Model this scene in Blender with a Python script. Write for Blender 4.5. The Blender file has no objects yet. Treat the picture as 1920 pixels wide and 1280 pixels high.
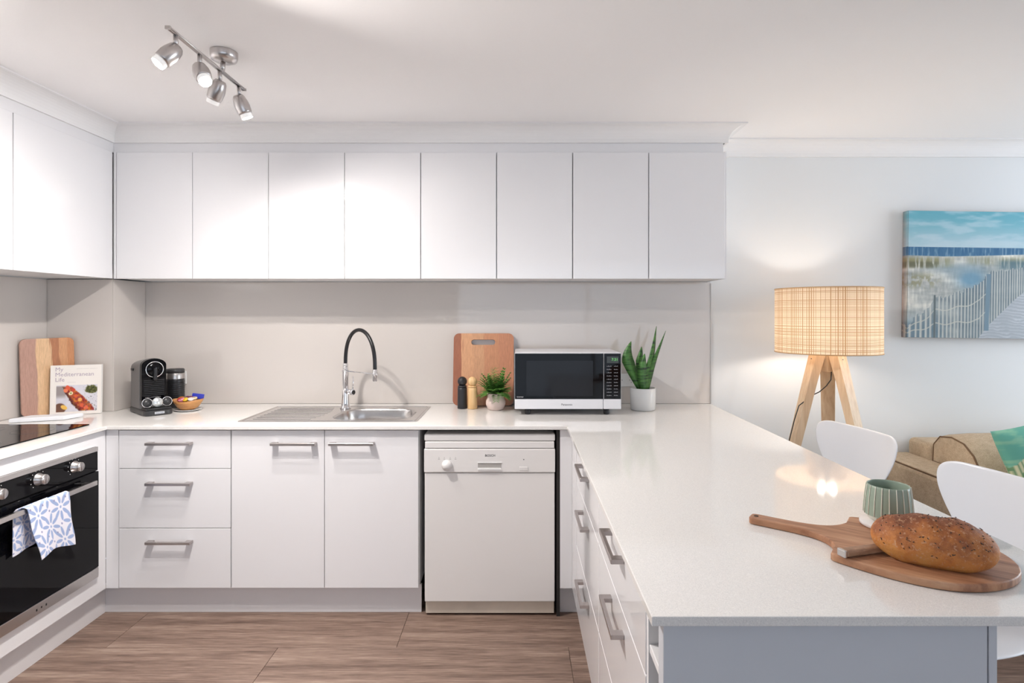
import bpy, bmesh, math, random
import numpy as np
from mathutils import Vector, Matrix, noise as mnoise

random.seed(7)
R = math.radians
S = bpy.context.scene
COL = S.collection

# ------------------------------------------------------------------ camera
FPX = 1086.0                       # focal length in pixels of a 1920 wide frame
CAMZ = 1.39
cam_d = bpy.data.cameras.new('camera')
cam = bpy.data.objects.new('camera', cam_d)
COL.objects.link(cam)
cam.location = (0, 0, CAMZ)
cam.rotation_euler = (R(90), 0, 0)
cam_d.sensor_width = 36.0
cam_d.lens = 36.0 * FPX / 1920.0
cam_d.shift_x = -10.0 / 1920.0
cam_d.shift_y = -52.0 / 1920.0
cam_d.clip_start = 0.02
S.camera = cam

# ------------------------------------------------------------------ world, lights, exposure
w = bpy.data.worlds.new('sky'); S.world = w; w.use_nodes = True
bg = w.node_tree.nodes['Background']
bg.inputs[0].default_value = (0.72, 0.84, 1.0, 1)
bg.inputs[1].default_value = 0.7

def area(name, loc, rot, sx, sy, power, col):
    l = bpy.data.lights.new(name, 'AREA'); l.shape = 'RECTANGLE'
    l.size = sx; l.size_y = sy; l.energy = power; l.color = col
    o = bpy.data.objects.new(name, l); COL.objects.link(o)
    o.location = loc; o.rotation_euler = rot
    return o
# daylight entering by the glass doors of the rear wall and the window of the living room side
area('daylight_rear_doors', (1.2, -3.28, 1.15), (R(90), 0, 0), 4.4, 2.1, 3.2, (0.86, 0.92, 1.0))
area('daylight_side_window', (5.17, 2.05, 1.45), (R(90), 0, R(90)), 2.2, 1.5, 30, (0.84, 0.92, 1.0))

S.view_settings.view_transform = 'Standard'
S.view_settings.look = 'None'
S.view_settings.gamma = 1.0
S.view_settings.use_curve_mapping = False
S.view_settings.exposure = 1.28

# ------------------------------------------------------------------ helpers
def lin(c):
    c = c / 255.0
    return c / 12.92 if c <= 0.04045 else ((c + 0.055) / 1.055) ** 2.4
def rgb(r, g, b):
    return (lin(r), lin(g), lin(b), 1.0)

class NT:
    """small node helper"""
    def __init__(s, name):
        s.m = bpy.data.materials.new(name); s.m.use_nodes = True
        s.t = s.m.node_tree; s.p = s.t.nodes['Principled BSDF']; s.out = s.t.nodes['Material Output']
    def n(s, typ, **kw):
        nd = s.t.nodes.new(typ)
        for k, v in kw.items():
            if k.startswith('i_'):
                nd.inputs[k[2:].replace('_', ' ')].default_value = v
            else:
                setattr(nd, k, v)
        return nd
    def l(s, a, b): s.t.links.new(a, b)
    def ramp(s, fac, stops):
        r = s.n('ShaderNodeValToRGB')
        el = r.color_ramp.elements
        while len(el) > 1: el.remove(el[-1])
        el[0].position, el[0].color = stops[0]
        for p, c in stops[1:]:
            e = el.new(p); e.color = c
        s.l(fac, r.inputs[0]); return r.outputs[0]
    def coord(s, scale=(1, 1, 1), kind='Object', rot=(0, 0, 0), offset=None):
        tc = s.n('ShaderNodeTexCoord'); mp = s.n('ShaderNodeMapping')
        mp.inputs['Scale'].default_value = scale; mp.inputs['Rotation'].default_value = rot
        s.l(tc.outputs[kind], mp.inputs['Vector'])
        if offset is not None: s.l(offset, mp.inputs['Location'])
        return mp.outputs[0]
    def noise(s, vec, scale, detail=3, rough=0.5):
        nz = s.n('ShaderNodeTexNoise'); nz.inputs['Scale'].default_value = scale
        nz.inputs['Detail'].default_value = detail; nz.inputs['Roughness'].default_value = rough
        s.l(vec, nz.inputs['Vector']); return nz.outputs['Fac']
    def bump(s, h, strength=0.2, dist=0.002):
        b = s.n('ShaderNodeBump'); b.inputs['Strength'].default_value = strength
        b.inputs['Distance'].default_value = dist
        s.l(h, b.inputs['Height']); s.l(b.outputs[0], s.p.inputs['Normal'])

MATS = {}
def plain(name, col, rough=0.5, metal=0.0, coat=0.0, emis=None, estr=0.0, var=0.0, vscale=8.0, bump=0.0, bscale=200.0, spec=None):
    if name in MATS: return MATS[name]
    q = NT(name)
    q.p.inputs['Base Color'].default_value = col
    q.p.inputs['Roughness'].default_value = rough
    q.p.inputs['Metallic'].default_value = metal
    if coat: q.p.inputs['Coat Weight'].default_value = coat; q.p.inputs['Coat Roughness'].default_value = 0.06
    if spec is not None: q.p.inputs['Specular IOR Level'].default_value = spec
    if emis is not None:
        q.p.inputs['Emission Color'].default_value = emis; q.p.inputs['Emission Strength'].default_value = estr
    if var:
        f = q.noise(q.coord(), vscale, 3)
        a = tuple(max(0, c * (1 - var)) for c in col[:3]) + (1,); b = tuple(min(1, c * (1 + var)) for c in col[:3]) + (1,)
        q.l(q.ramp(f, [(0.3, a), (0.7, b)]), q.p.inputs['Base Color'])
    if bump:
        q.bump(q.noise(q.coord(), bscale, 2), bump, 0.001)
    MATS[name] = q.m
    return q.m

def speckle(name, base, dark, scale, rough):
    q = NT(name); v = q.coord()
    f = q.noise(v, scale, 1, 0.4)
    c = q.ramp(f, [(0.0, dark), (0.36, dark), (0.43, base), (0.62, base), (0.72, tuple(min(1, x * 1.12) for x in base[:3]) + (1,))])
    q.l(c, q.p.inputs['Base Color']); q.p.inputs['Roughness'].default_value = rough
    return q.m

def wood(name, stops, scale=(1, 1, 1), grain=14.0, band=3.0, rough=0.45, rnd=False, knots=True):
    """grain runs along local X of the scaled coordinates"""
    q = NT(name)
    off = None
    if rnd:
        oi = q.n('ShaderNodeObjectInfo'); mu = q.n('ShaderNodeVectorMath', operation='SCALE')
        cx = q.n('ShaderNodeCombineXYZ'); q.l(oi.outputs['Random'], cx.inputs[0]); q.l(oi.outputs['Random'], cx.inputs[1])
        q.l(cx.outputs[0], mu.inputs[0]); mu.inputs['Scale'].default_value = 37.0; off = mu.outputs[0]
    v = q.coord(scale, offset=off)
    a = q.noise(v, grain, 6, 0.65)
    b = q.noise(v, band, 2, 0.5)
    mx = q.n('ShaderNodeMath', operation='MULTIPLY_ADD'); q.l(a, mx.inputs[0]); mx.inputs[1].default_value = 0.55
    m2 = q.n('ShaderNodeMath', operation='MULTIPLY'); q.l(b, m2.inputs[0]); m2.inputs[1].default_value = 0.45
    q.l(m2.outputs[0], mx.inputs[2])
    q.l(q.ramp(mx.outputs[0], stops), q.p.inputs['Base Color'])
    q.p.inputs['Roughness'].default_value = rough
    q.bump(a, 0.12, 0.001)
    return q.m

def staves(name, axis, edges, cols, grain_scale, rough=0.42):
    """glued wooden staves: a different timber colour between each pair of edges along one local axis, with wavy borders and grain"""
    q = NT(name)
    tc = q.n('ShaderNodeTexCoord'); sp = q.n('ShaderNodeSeparateXYZ'); q.l(tc.outputs['Object'], sp.inputs[0])
    v = q.coord(grain_scale)
    n1 = q.noise(v, 5, 2); n2 = q.noise(v, 26, 6, 0.7)
    wob = q.n('ShaderNodeMath', operation='MULTIPLY_ADD'); q.l(n1, wob.inputs[0]); wob.inputs[1].default_value = 0.05
    q.l(sp.outputs[axis], wob.inputs[2])
    mr = q.n('ShaderNodeMapRange'); q.l(wob.outputs[0], mr.inputs[0])
    mr.inputs[1].default_value = edges[0] + 0.025; mr.inputs[2].default_value = edges[-1] + 0.025
    span = edges[-1] - edges[0]
    stops = []
    for i, c in enumerate(cols):
        p0 = (edges[i] - edges[0]) / span; p1 = (edges[i + 1] - edges[0]) / span
        stops += [(min(p0 + 0.008, 1), c), (max(p1 - 0.008, 0), c)]
    base = q.ramp(mr.outputs[0], stops)
    g = q.ramp(n2, [(0.25, (0.62, 0.58, 0.55, 1)), (0.7, (1.08, 1.06, 1.05, 1))])
    mm = q.n('ShaderNodeMix', data_type='RGBA', blend_type='MULTIPLY'); mm.inputs[0].default_value = 0.85
    q.l(base, mm.inputs[6]); q.l(g, mm.inputs[7]); q.l(mm.outputs[2], q.p.inputs['Base Color'])
    q.p.inputs['Roughness'].default_value = rough
    return q.m

def attr_mat(name, rough=0.5, weave=0.0, coat=0.0):
    q = NT(name)
    a = q.n('ShaderNodeAttribute'); a.attribute_name = 'print'
    q.l(a.outputs['Color'], q.p.inputs['Base Color']); q.p.inputs['Roughness'].default_value = rough
    if weave: q.bump(q.noise(q.coord(), 900, 1), weave, 0.0006)
    return q.m

# ---- bmesh builder: collects shapes in world (or thing-local) coordinates and links ONE mesh object
class B:
    def __init__(s): s.bm = bmesh.new(); s.mi = 0
    def _faces(s, before):
        for f in s.bm.faces:
            if f.index == -1 or f not in before: pass
    def box(s, x0, x1, y0, y1, z0, z1, bev=0.0, seg=2):
        t = bmesh.new(); bmesh.ops.create_cube(t, size=1.0)
        for v in t.verts:
            v.co = Vector((x0 + (v.co.x + .5) * (x1 - x0), y0 + (v.co.y + .5) * (y1 - y0), z0 + (v.co.z + .5) * (z1 - z0)))
        if bev:
            bmesh.ops.bevel(t, geom=list(t.edges), offset=bev, segments=seg, profile=0.5, affect='EDGES')
        s.merge(t); return s
    def merge(s, t, mtx=None, smooth=False):
        if mtx is not None: bmesh.ops.transform(t, matrix=mtx, verts=t.verts)
        mp = {}
        for v in t.verts: mp[v] = s.bm.verts.new(v.co)
        for f in t.faces:
            try:
                nf = s.bm.faces.new([mp[v] for v in f.verts]); nf.smooth = smooth or f.smooth; nf.material_index = s.mi
            except ValueError: pass
        t.free(); return s
    def poly(s, pts, smooth=False):
        vs = [s.bm.verts.new(p) for p in pts]
        f = s.bm.faces.new(vs); f.smooth = smooth; f.material_index = s.mi; return s
    def rings(s, rings, cap0=True, cap1=True, smooth=True, closed=True):
        """skin a list of equal length vertex rings"""
        vr = [[s.bm.verts.new(p) for p in r] for r in rings]
        n = len(rings[0])
        for a, b in zip(vr[:-1], vr[1:]):
            for i in range(n if closed else n - 1):
                j = (i + 1) % n
                f = s.bm.faces.new((a[i], a[j], b[j], b[i])); f.smooth = smooth; f.material_index = s.mi
        if cap0 and closed: f = s.bm.faces.new(list(reversed(vr[0]))); f.material_index = s.mi
        if cap1 and closed: f = s.bm.faces.new(vr[-1]); f.material_index = s.mi
        return s
    def lathe(s, prof, c=(0, 0, 0), seg=32, axis=None, smooth=True, cap0=True, cap1=True):
        """prof: list of (radius, height); axis: optional direction"""
        m = Matrix.Identity(3)
        if axis is not None:
            m = Vector((0, 0, 1)).rotation_difference(Vector(axis).normalized()).to_matrix()
        c = Vector(c)
        rr = []
        for r, h in prof:
            r = max(r, 1e-5)
            rr.append([c + m @ Vector((r * math.cos(2 * math.pi * i / seg), r * math.sin(2 * math.pi * i / seg), h)) for i in range(seg)])
        return s.rings(rr, cap0, cap1, smooth)
    def cyl(s, p0, p1, r0, r1=None, seg=20, smooth=True):
        p0 = Vector(p0); p1 = Vector(p1); d = p1 - p0
        if r1 is None: r1 = r0
        return s.lathe([(r0, 0), (r1, d.length)], p0, seg, d, smooth)
    def tube(s, pts, r, seg=12, smooth=True):
        pts = [Vector(p) for p in pts]; n = len(pts)
        rad = r if isinstance(r, (list, tuple)) else [r] * n
        t0 = (pts[1] - pts[0]).normalized()
        up = Vector((0, 0, 1)) if abs(t0.z) < 0.9 else Vector((1, 0, 0))
        nrm = t0.cross(up).normalized(); rr = []
        for i in range(n):
            t = (pts[min(i + 1, n - 1)] - pts[max(i - 1, 0)]).normalized()
            nrm = (nrm - t * nrm.dot(t)).normalized(); bn = t.cross(nrm)
            rr.append([pts[i] + (nrm * math.cos(2 * math.pi * k / seg) + bn * math.sin(2 * math.pi * k / seg)) * rad[i] for k in range(seg)])
        return s.rings(rr, True, True, smooth)
    def bar(s, p0, p1, w, h, up=(0, 0, 1), bev=0.0):
        """rectangular bar from p0 to p1; w across, h along up"""
        p0 = Vector(p0); p1 = Vector(p1); d = (p1 - p0); L = d.length; d.normalize()
        up = Vector(up); x = d.cross(up).normalized(); u = x.cross(d).normalized()
        t = bmesh.new(); bmesh.ops.create_cube(t, size=1.0)
        for v in t.verts:
            v.co = p0 + d * ((v.co.x + .5) * L) + x * (v.co.y * w) + u * (v.co.z * h)
        bmesh.ops.recalc_face_normals(t, faces=t.faces)
        if bev: bmesh.ops.bevel(t, geom=list(t.edges), offset=bev, segments=2, profile=0.5, affect='EDGES')
        return s.merge(t)
    def prism(s, outline, z0, z1, bev=0.0, hole=None):
        """outline: list of (x, y); optional hole outline of the same winding bridged by count"""
        if hole is None:
            t = bmesh.new()
            a = [t.verts.new((x, y, z0)) for x, y in outline]; b = [t.verts.new((x, y, z1)) for x, y in outline]
            n = len(outline)
            t.faces.new(list(reversed(a))); t.faces.new(b)
            for i in range(n):
                j = (i + 1) % n; t.faces.new((a[i], a[j], b[j], b[i]))
            bmesh.ops.recalc_face_normals(t, faces=t.faces)
            if bev:
                es = [e for e in t.edges if abs(e.verts[0].co.z - e.verts[1].co.z) < 1e-9]
                bmesh.ops.bevel(t, geom=es, offset=bev, segments=3, profile=0.5, affect='EDGES')
            return s.merge(t)
        n = len(outline); assert len(hole) == n
        for i in range(n):
            j = (i + 1) % n
            o0, o1, h0, h1 = outline[i], outline[j], hole[i], hole[j]
            s.poly([(o0[0], o0[1], z1), (o1[0], o1[1], z1), (h1[0], h1[1], z1), (h0[0], h0[1], z1)])
            s.poly([(o1[0], o1[1], z0), (o0[0], o0[1], z0), (h0[0], h0[1], z0), (h1[0], h1[1], z0)])
            s.poly([(o0[0], o0[1], z0), (o1[0], o1[1], z0), (o1[0], o1[1], z1), (o0[0], o0[1], z1)])
            s.poly([(h1[0], h1[1], z0), (h0[0], h0[1], z0), (h0[0], h0[1], z1), (h1[0], h1[1], z1)])
        return s
    def build(s, name, mats, parent=None, local=False, weld=False, mtx=None):
        if weld: bmesh.ops.remove_doubles(s.bm, verts=s.bm.verts, dist=1e-5)
        if mtx is not None: bmesh.ops.transform(s.bm, matrix=mtx, verts=s.bm.verts)
        bmesh.ops.recalc_face_normals(s.bm, faces=s.bm.faces)
        me = bpy.data.meshes.new(name)
        if parent is not None and not local:
            L = root_of(parent)
            bmesh.ops.translate(s.bm, vec=-L.location, verts=s.bm.verts)
        s.bm.to_mesh(me); s.bm.free()
        if not isinstance(mats, (list, tuple)): mats = [mats]
        for m in mats: me.materials.append(m)
        o = bpy.data.objects.new(name, me); COL.objects.link(o)
        if parent is not None: o.parent = parent
        return o

def root_of(o):
    while o.parent is not None: o = o.parent
    return o

def tag(o, label, cat, group=None):
    o['label'] = label; o['category'] = cat
    if group: o['group'] = group
    return o
def thing(name, label, cat, loc=(0, 0, 0), rotz=0.0, group=None):
    o = bpy.data.objects.new(name, None); COL.objects.link(o)
    o.empty_display_size = 0.05
    o.location = loc; o.rotation_euler = (0, 0, rotz)
    return tag(o, label, cat, group)
def struct(o, label=None):
    o['kind'] = 'structure'
    if label: o['label'] = label
    return o
def origin_to(o, loc):
    """move a top-level mesh's origin to a point without moving its geometry"""
    d = Vector(loc) - o.location
    o.data.transform(Matrix.Translation(-d)); o.location = loc
    return o

def text_mesh(name, txt, size, mat, parent, mtx, depth=0.0002, align='CENTER', xscale=1.0):
    c = bpy.data.curves.new(name, 'FONT'); c.body = txt; c.size = size; c.extrude = depth
    c.align_x = align; c.align_y = 'CENTER'; c.resolution_u = 2
    o = bpy.data.objects.new(name, c); COL.objects.link(o)
    dg = bpy.context.evaluated_depsgraph_get()
    me = bpy.data.meshes.new_from_object(o.evaluated_get(dg))
    bpy.data.objects.remove(o); bpy.data.curves.remove(c)
    me.name = name
    me.transform(Matrix.Diagonal((xscale, 1, 1, 1)))
    me.transform(mtx)
    if parent is not None: me.transform(Matrix.Translation(-root_of(parent).location))
    me.materials.clear(); me.materials.append(mat)
    t = bpy.data.objects.new(name, me); COL.objects.link(t); t.parent = parent
    return t
FACE_FRONT = Matrix.Rotation(R(90), 4, 'X')                                   # text plane facing -Y
def face_front(x, y, z): return Matrix.Translation((x, y, z)) @ FACE_FRONT

def print_grid(name, corner, du, dv, nu, nv, fn, mat, parent, local=False):
    """flat printed sheet: a grid from corner along du (width) and dv (height) whose vertices carry the printed colours"""
    corner = Vector(corner); du = Vector(du); dv = Vector(dv)
    if not local: corner = corner - root_of(parent).location
    u = np.linspace(0, 1, nu + 1); v = np.linspace(0, 1, nv + 1)
    U, V = np.meshgrid(u, v)
    co = np.array(corner)[None, None, :] + U[..., None] * np.array(du) + V[..., None] * np.array(dv)
    me = bpy.data.meshes.new(name)
    idx = np.arange((nu + 1) * (nv + 1)).reshape(nv + 1, nu + 1)
    faces = np.stack([idx[:-1, :-1], idx[:-1, 1:], idx[1:, 1:], idx[1:, :-1]], -1).reshape(-1, 4)
    me.from_pydata(co.reshape(-1, 3).tolist(), [], faces.tolist())
    set_print(me, fn(U, V)); me.materials.append(mat)
    o = bpy.data.objects.new(name, me); COL.objects.link(o); o.parent = parent
    return o
def set_print(me, c):
    c = np.clip(c.reshape(-1, 3), 0, 1)
    c = np.where(c <= 0.04045, c / 12.92, ((c + 0.055) / 1.055) ** 2.4)
    at = me.color_attributes.new('print', 'FLOAT_COLOR', 'POINT')
    at.data.foreach_set('color', np.concatenate([c, np.ones((len(c), 1))], 1).astype(np.float32).ravel())

def vnoise(x, y, seed=0):
    """value noise on arrays"""
    rs = np.random.RandomState(seed); tab = rs.rand(64, 64)
    xi = np.floor(x).astype(int); yi = np.floor(y).astype(int); fx = x - xi; fy = y - yi
    fx = fx * fx * (3 - 2 * fx); fy = fy * fy * (3 - 2 * fy)
    g = lambda a, b: tab[a % 64, b % 64]
    return (g(xi, yi) * (1 - fx) + g(xi + 1, yi) * fx) * (1 - fy) + (g(xi, yi + 1) * (1 - fx) + g(xi + 1, yi + 1) * fx) * fy
def fbm(x, y, seed=0, o=4):
    t = 0; a = 0.5
    for k in range(o):
        t = t + a * vnoise(x * 2 ** k, y * 2 ** k, seed + k); a *= 0.5
    return t / 0.94
def mixc(base, col, m):
    return base * (1 - m[..., None]) + np.array(col) / 255.0 * m[..., None]
def sstep(a, b, x):
    t = np.clip((x - a) / (b - a), 0, 1); return t * t * (3 - 2 * t)

def copy_tree(o, parent=None):
    c = o.copy(); COL.objects.link(c); c.parent = parent
    for ch in list(o.children): copy_tree(ch, c)
    return c

# ------------------------------------------------------------------ materials
WALL = plain('wall_paint', (0.80, 0.815, 0.82, 1), 0.7, bump=0.05, bscale=90)
CEIL = plain('ceiling_plaster', (0.95, 0.935, 0.93, 1), 0.85, bump=0.25, bscale=120)
CORN = plain('cornice_paint', (0.88, 0.87, 0.865, 1), 0.7)
GLOSS = plain('white_gloss_laminate', (0.85, 0.845, 0.86, 1), 0.09, coat=0.25)
CARC = plain('white_carcass_board', (0.80, 0.795, 0.80, 1), 0.45)
SHADEDPANEL = plain('shaded_white_panel', (0.62, 0.64, 0.68, 1), 0.4)  # white cabinet panel; the shade on the peninsula end is put into this grey
KICK = plain('kick_laminate', (0.74, 0.72, 0.725, 1), 0.35)
STONE = speckle('white_quartz_benchtop', (0.82, 0.80, 0.775, 1), (0.745, 0.73, 0.71, 1), 520, 0.07)
SPLASH = plain('beige_back_painted_glass', (0.65, 0.605, 0.57, 1), 0.05, coat=0.3)
STEEL = plain('brushed_steel', (0.60, 0.575, 0.56, 1), 0.28, 1.0, bump=0.04, bscale=300)
HANDLE = plain('satin_nickel', (0.50, 0.46, 0.45, 1), 0.32, 1.0)
CHROME = plain('chrome', (0.82, 0.82, 0.84, 1), 0.06, 1.0)
SINK = plain('sink_steel', (0.70, 0.68, 0.67, 1), 0.24, 1.0)
BLACK = plain('black_plastic', (0.012, 0.012, 0.014, 1), 0.35)
BLACKM = plain('black_rubber', (0.012, 0.012, 0.013, 1), 0.5)
BGLASS = plain('black_glass', (0.003, 0.003, 0.004, 1), 0.04, spec=.2)
WHITEP = plain('white_plastic', (0.80, 0.795, 0.79, 1), 0.35)
APPL = plain('white_enamel', (0.80, 0.78, 0.765, 1), 0.3)
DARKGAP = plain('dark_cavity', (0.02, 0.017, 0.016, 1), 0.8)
PORC = plain('white_glazed_ceramic', (0.83, 0.83, 0.82, 1), 0.2)
WSHELL = plain('white_moulded_shell', (0.90, 0.90, 0.92, 1), 0.22)
PAPER = plain('white_paper', (0.86, 0.85, 0.83, 1), 0.6)

# ------------------------------------------------------------------ setting
XL, XR, YB, YR, H = -2.473, 5.2, 3.30, -3.3, 2.366
ZT, ZB = 0.878, 0.861            # benchtop top and underside
SPL = 0.006                      # splashback glass thickness

floor = struct(B().box(XL, XR, YR, YB, -0.06, -0.006).build('floor', plain('floor_bed', (0.10, 0.07, 0.055, 1), 0.8)))
PLANK = wood('vinyl_plank_wood', [(0.33, rgb(80, 62, 53)), (0.45, rgb(112, 91, 80)), (0.55, rgb(136, 114, 101)), (0.68, rgb(164, 145, 131))],
             scale=(0.9, 16, 1), grain=9.0, band=1.3, rough=0.5, rnd=True)
PW, PL = 0.29, 1.21
pb = B(); pb.box(-PL / 2 + .0007, PL / 2 - .0007, -PW / 2 + .0006, PW / 2 - .0006, -0.006, 0.0, bev=0.0009, seg=1)
plank0 = pb.build('plank', PLANK)
first = True
row = 0
y1 = 2.995
while y1 > YR + 0.3:
    yc = y1 - PW / 2
    x0 = -1.407 + (0.0 if row % 2 == 0 else -0.307) + (0.41 if row % 4 >= 2 else 0.0)
    k = -2
    while x0 + k * PL < XR:
        a = x0 + k * PL; b_ = a + PL
        if b_ > XL and a < XR - 0.05 and yc > -0.9:
            o = plank0 if first else plank0.copy()
            if not first: COL.objects.link(o)
            first = False
            o.parent = floor; o.location = (a + PL / 2, yc, 0)
        k += 1
    y1 -= PW; row += 1
# the row rule above puts a joint row boundary at y = 2.415 as in the room
struct(B().box(XL - .1, XR + .1, YR - .1, YB + .1, H, H + 0.08).build('ceiling', CEIL))
struct(B().box(XL - .1, XR + .1, YB, YB + 0.1, 0, H).build('wall_back', WALL))
struct(B().box(XL - 0.1, XL, YR, YB, 0, H).build('wall_left', WALL))
wr = B(); wr.box(XR, XR + .1, YR, 0.95, 0, H); wr.box(XR, XR + .1, 3.15, YB, 0, H); wr.box(XR, XR + .1, 0.95, 3.15, 0, 0.7); wr.box(XR, XR + .1, 0.95, 3.15, 2.2, H)
struct(wr.build('wall_right', WALL))
wq = B(); wq.box(XL, -1.05, YR - .1, YR, 0, H); wq.box(3.45, XR, YR - .1, YR, 0, H); wq.box(-1.05, 3.45, YR - .1, YR, 2.22, H)
struct(wq.build('wall_rear', WALL))
# frames and panes of the side window and the rear glass doors
FRAME = plain('white_window_frame', (.8, .8, .8, 1), .4)
q = NT('window_pane'); tb = q.n('ShaderNodeBsdfTransparent'); gb = q.n('ShaderNodeBsdfGlossy'); gb.inputs['Roughness'].default_value = .02
mi = q.n('ShaderNodeMixShader'); mi.inputs[0].default_value = .06; q.l(tb.outputs[0], mi.inputs[1]); q.l(gb.outputs[0], mi.inputs[2]); q.l(mi.outputs[0], q.out.inputs[0])
PANE = q.m
wf = B()
for (a0, a1, c0, c1) in ((0.95, 3.15, .70, .745), (.95, 3.15, 2.155, 2.20), (.95, .995, .745, 2.155), (3.105, 3.15, .745, 2.155), (2.03, 2.07, .745, 2.155)): wf.box(XR - .02, XR + .06, a0, a1, c0, c1)
wf = struct(wf.build('window_1', FRAME))
for a0, a1 in ((.996, 2.029), (2.071, 3.104)): B().box(XR + .07, XR + .076, a0, a1, .746, 2.154).build('pane', PANE, wf)
df_ = B()
for (a0, a1, c0, c1) in ((-1.05, 3.45, .0, .05), (-1.05, 3.45, 2.17, 2.22), (-1.05, -1.0, .05, 2.17), (3.40, 3.45, .05, 2.17), (1.17, 1.23, .05, 2.17)): df_.box(a0, a1, YR - .07, YR + .01, c0, c1)
df_ = struct(df_.build('door_1', FRAME))
for a0, a1 in ((-.999, 1.169), (1.231, 3.399)): B().box(a0, a1, YR - .086, YR - .08, .051, 2.169).build('pane', PANE, df_)
# corner duct that stands in the corner under the wall cabinets
PX, PY = -2.121, 3.042
struct(B().box(XL + .0005, PX, PY, YB - .0005, ZT + .001, 1.571).build('wall_corner', WALL))
# skirting of the living side
struct(B().box(1.12, XR - .001, YB - 0.014, YB - .0005, 0.0005, 0.09, bev=.003).build('baseboard_back', CORN))

def cornice(name, pts, sgn=1):
    """cove cornice swept along plan points; pts = list of (wall point, outward direction)"""
    s = 0.085; n = 8
    prof = [(0.0, 2.281), (0.012, 2.281)]
    for i in range(n + 1):
        a = i / n * math.pi / 2
        prof.append((0.012 + (s - 0.020) * (1 - math.cos(a)), 2.2870 + (H - 0.008 - 2.287) * math.sin(a)))
    prof += [(s, H - 0.008), (s, H - 0.0005), (0.0, H - 0.0005)]
    b = B(); rr = []
    for (x, y), (dx, dy) in pts:
        rr.append([(x + dx * d, y + dy * d, z) for d, z in prof])
    b.rings(rr, True, True, smooth=False)
    return struct(b.build(name, CORN))
OX0, OX1 = -2.084, 1.078            # wall cabinet run on the back wall
OD = 3.010                          # door face of that run
LX = -2.10                          # door face of the left run
FB = OD + 0.02                      # bulkhead face
EPX = OX1 + 0.010
cornice('trim_1', [((EPX, YB), (1, -1)), ((XR, YB), (0, -1))])
cornice('trim_2', [((LX - .012, 0.6), (1, 0)), ((LX - .012, FB), (1, -1)), ((EPX, FB), (1, -1)), ((EPX, YB), (1, -1))])

# splashback: one glazed lining made of four glass panels
sp = thing('glass_splashback', 'glossy beige glass splashback lining the wall under the white wall cabinets', 'splashback', (0, YB, ZT))
for nm, q in (('panel', (PX + .0005, 1.097, YB - SPL, YB - .0005, ZT + .001, 1.570)),
              ('panel', (PX + .0005, PX + SPL, PY - SPL, YB - SPL - .001, ZT + .001, 1.570)),
              ('panel', (XL + SPL + .001, PX, PY - SPL, PY - .0005, ZT + .001, 1.570)),
              ('panel', (XL + .0005, XL + SPL, 0.9, PY - .0005, ZT + .001, 1.570))):
    B().box(*q, bev=.001, seg=1).build(nm, SPLASH, sp)
B().box(1.097, 1.103, YB - .009, YB - .0005, ZT + .001, 1.562).build('edge_trim', plain('trim_aluminium', (0.62, .60, .57, 1), .4, .6), sp)

# ------------------------------------------------------------------ base cabinets
DF = 2.660                # door face of the back run
DT = 0.018                # door thickness
def handle_x(b, xc, z, y, L=0.205):
    """flat bar handle along X standing off a face at y (towards -Y)"""
    b.box(xc - L / 2, xc + L / 2, y - 0.032, y - 0.022, z - 0.006, z + 0.006, bev=.0012, seg=1)
    for s in (-1, 1):
        xe = xc + s * (L / 2 - 0.014)
        b.box(xe - 0.014, xe + 0.014, y - 0.024, y - 0.0002, z - 0.006, z + 0.006, bev=.001, seg=1)
def handle_y(b, yc, z, x, L=0.2):
    b.box(x - 0.032, x - 0.022, yc - L / 2, yc + L / 2, z - 0.006, z + 0.006, bev=.0012, seg=1)
    for s in (-1, 1):
        ye = yc + s * (L / 2 - 0.012)
        b.box(x - 0.024, x - 0.0002, ye - 0.012, ye + 0.012, z - 0.006, z + 0.006, bev=.001, seg=1)
G = 0.0014
def carcass(b, x0, x1, y0, y1, z0, z1):
    t = 0.016
    b.box(x0, x0 + t, y0, y1, z0, z1); b.box(x1 - t, x1, y0, y1, z0, z1)
    b.box(x0 + t, x1 - t, y0, y1, z0, z0 + t); b.box(x0 + t, x1 - t, y1 - t, y1, z0 + t, z1)
    b.box(x0 + t, x1 - t, y0, y0 + .08, z1 - t, z1)
ZS = [0.856, 0.679, 0.405, 0.130]      # drawer splits
x0, x1 = -1.831, -1.316
dc = thing('drawer_cabinet', 'white three drawer base cabinet between the corner and the sink cabinet', 'cabinet', ((x0 + x1) / 2, DF, 0.13))
cb = B(); carcass(cb, x0 + .002, x1 - .002, DF + DT + .001, 3.27, 0.13, 0.856); cb.build('body', CARC, dc)
for i, hz in enumerate((0.797, 0.614, 0.346)):
    d = B().box(x0 + G, x1 - G, DF, DF + DT, ZS[i + 1] + G, ZS[i] - G, bev=.001, seg=1).build('drawer', GLOSS, dc)
    h = B(); handle_x(h, -1.591, hz, DF); h.build('handle', HANDLE, d)
x0, x1, xm = -1.314, -0.453, -0.886
sc = thing('sink_cabinet', 'white two door base cabinet under the steel sink', 'cabinet', ((x0 + x1) / 2, DF, 0.13))
cb = B(); t = .016
cb.box(x0, x0 + t, DF + DT + .001, 3.27, .13, .68); cb.box(x1 - t, x1, DF + DT + .001, 3.27, .13, .856)
cb.box(x0 + t, x1 - t, DF + DT + .001, 3.27, .13, .146); cb.box(x0 + t, x1 - t, 3.254, 3.27, .146, .68)
cb.build('body', CARC, sc)
for (a, b_, hx) in ((x0, xm, -1.022), (xm, x1, -0.757)):
    d = B().box(a + G, b_ - G, DF, DF + DT, 0.13 + G, 0.856 - G, bev=.001, seg=1).build('door', GLOSS, sc)
    h = B(); handle_x(h, hx, 0.796, DF); h.build('handle', HANDLE, d)
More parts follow.
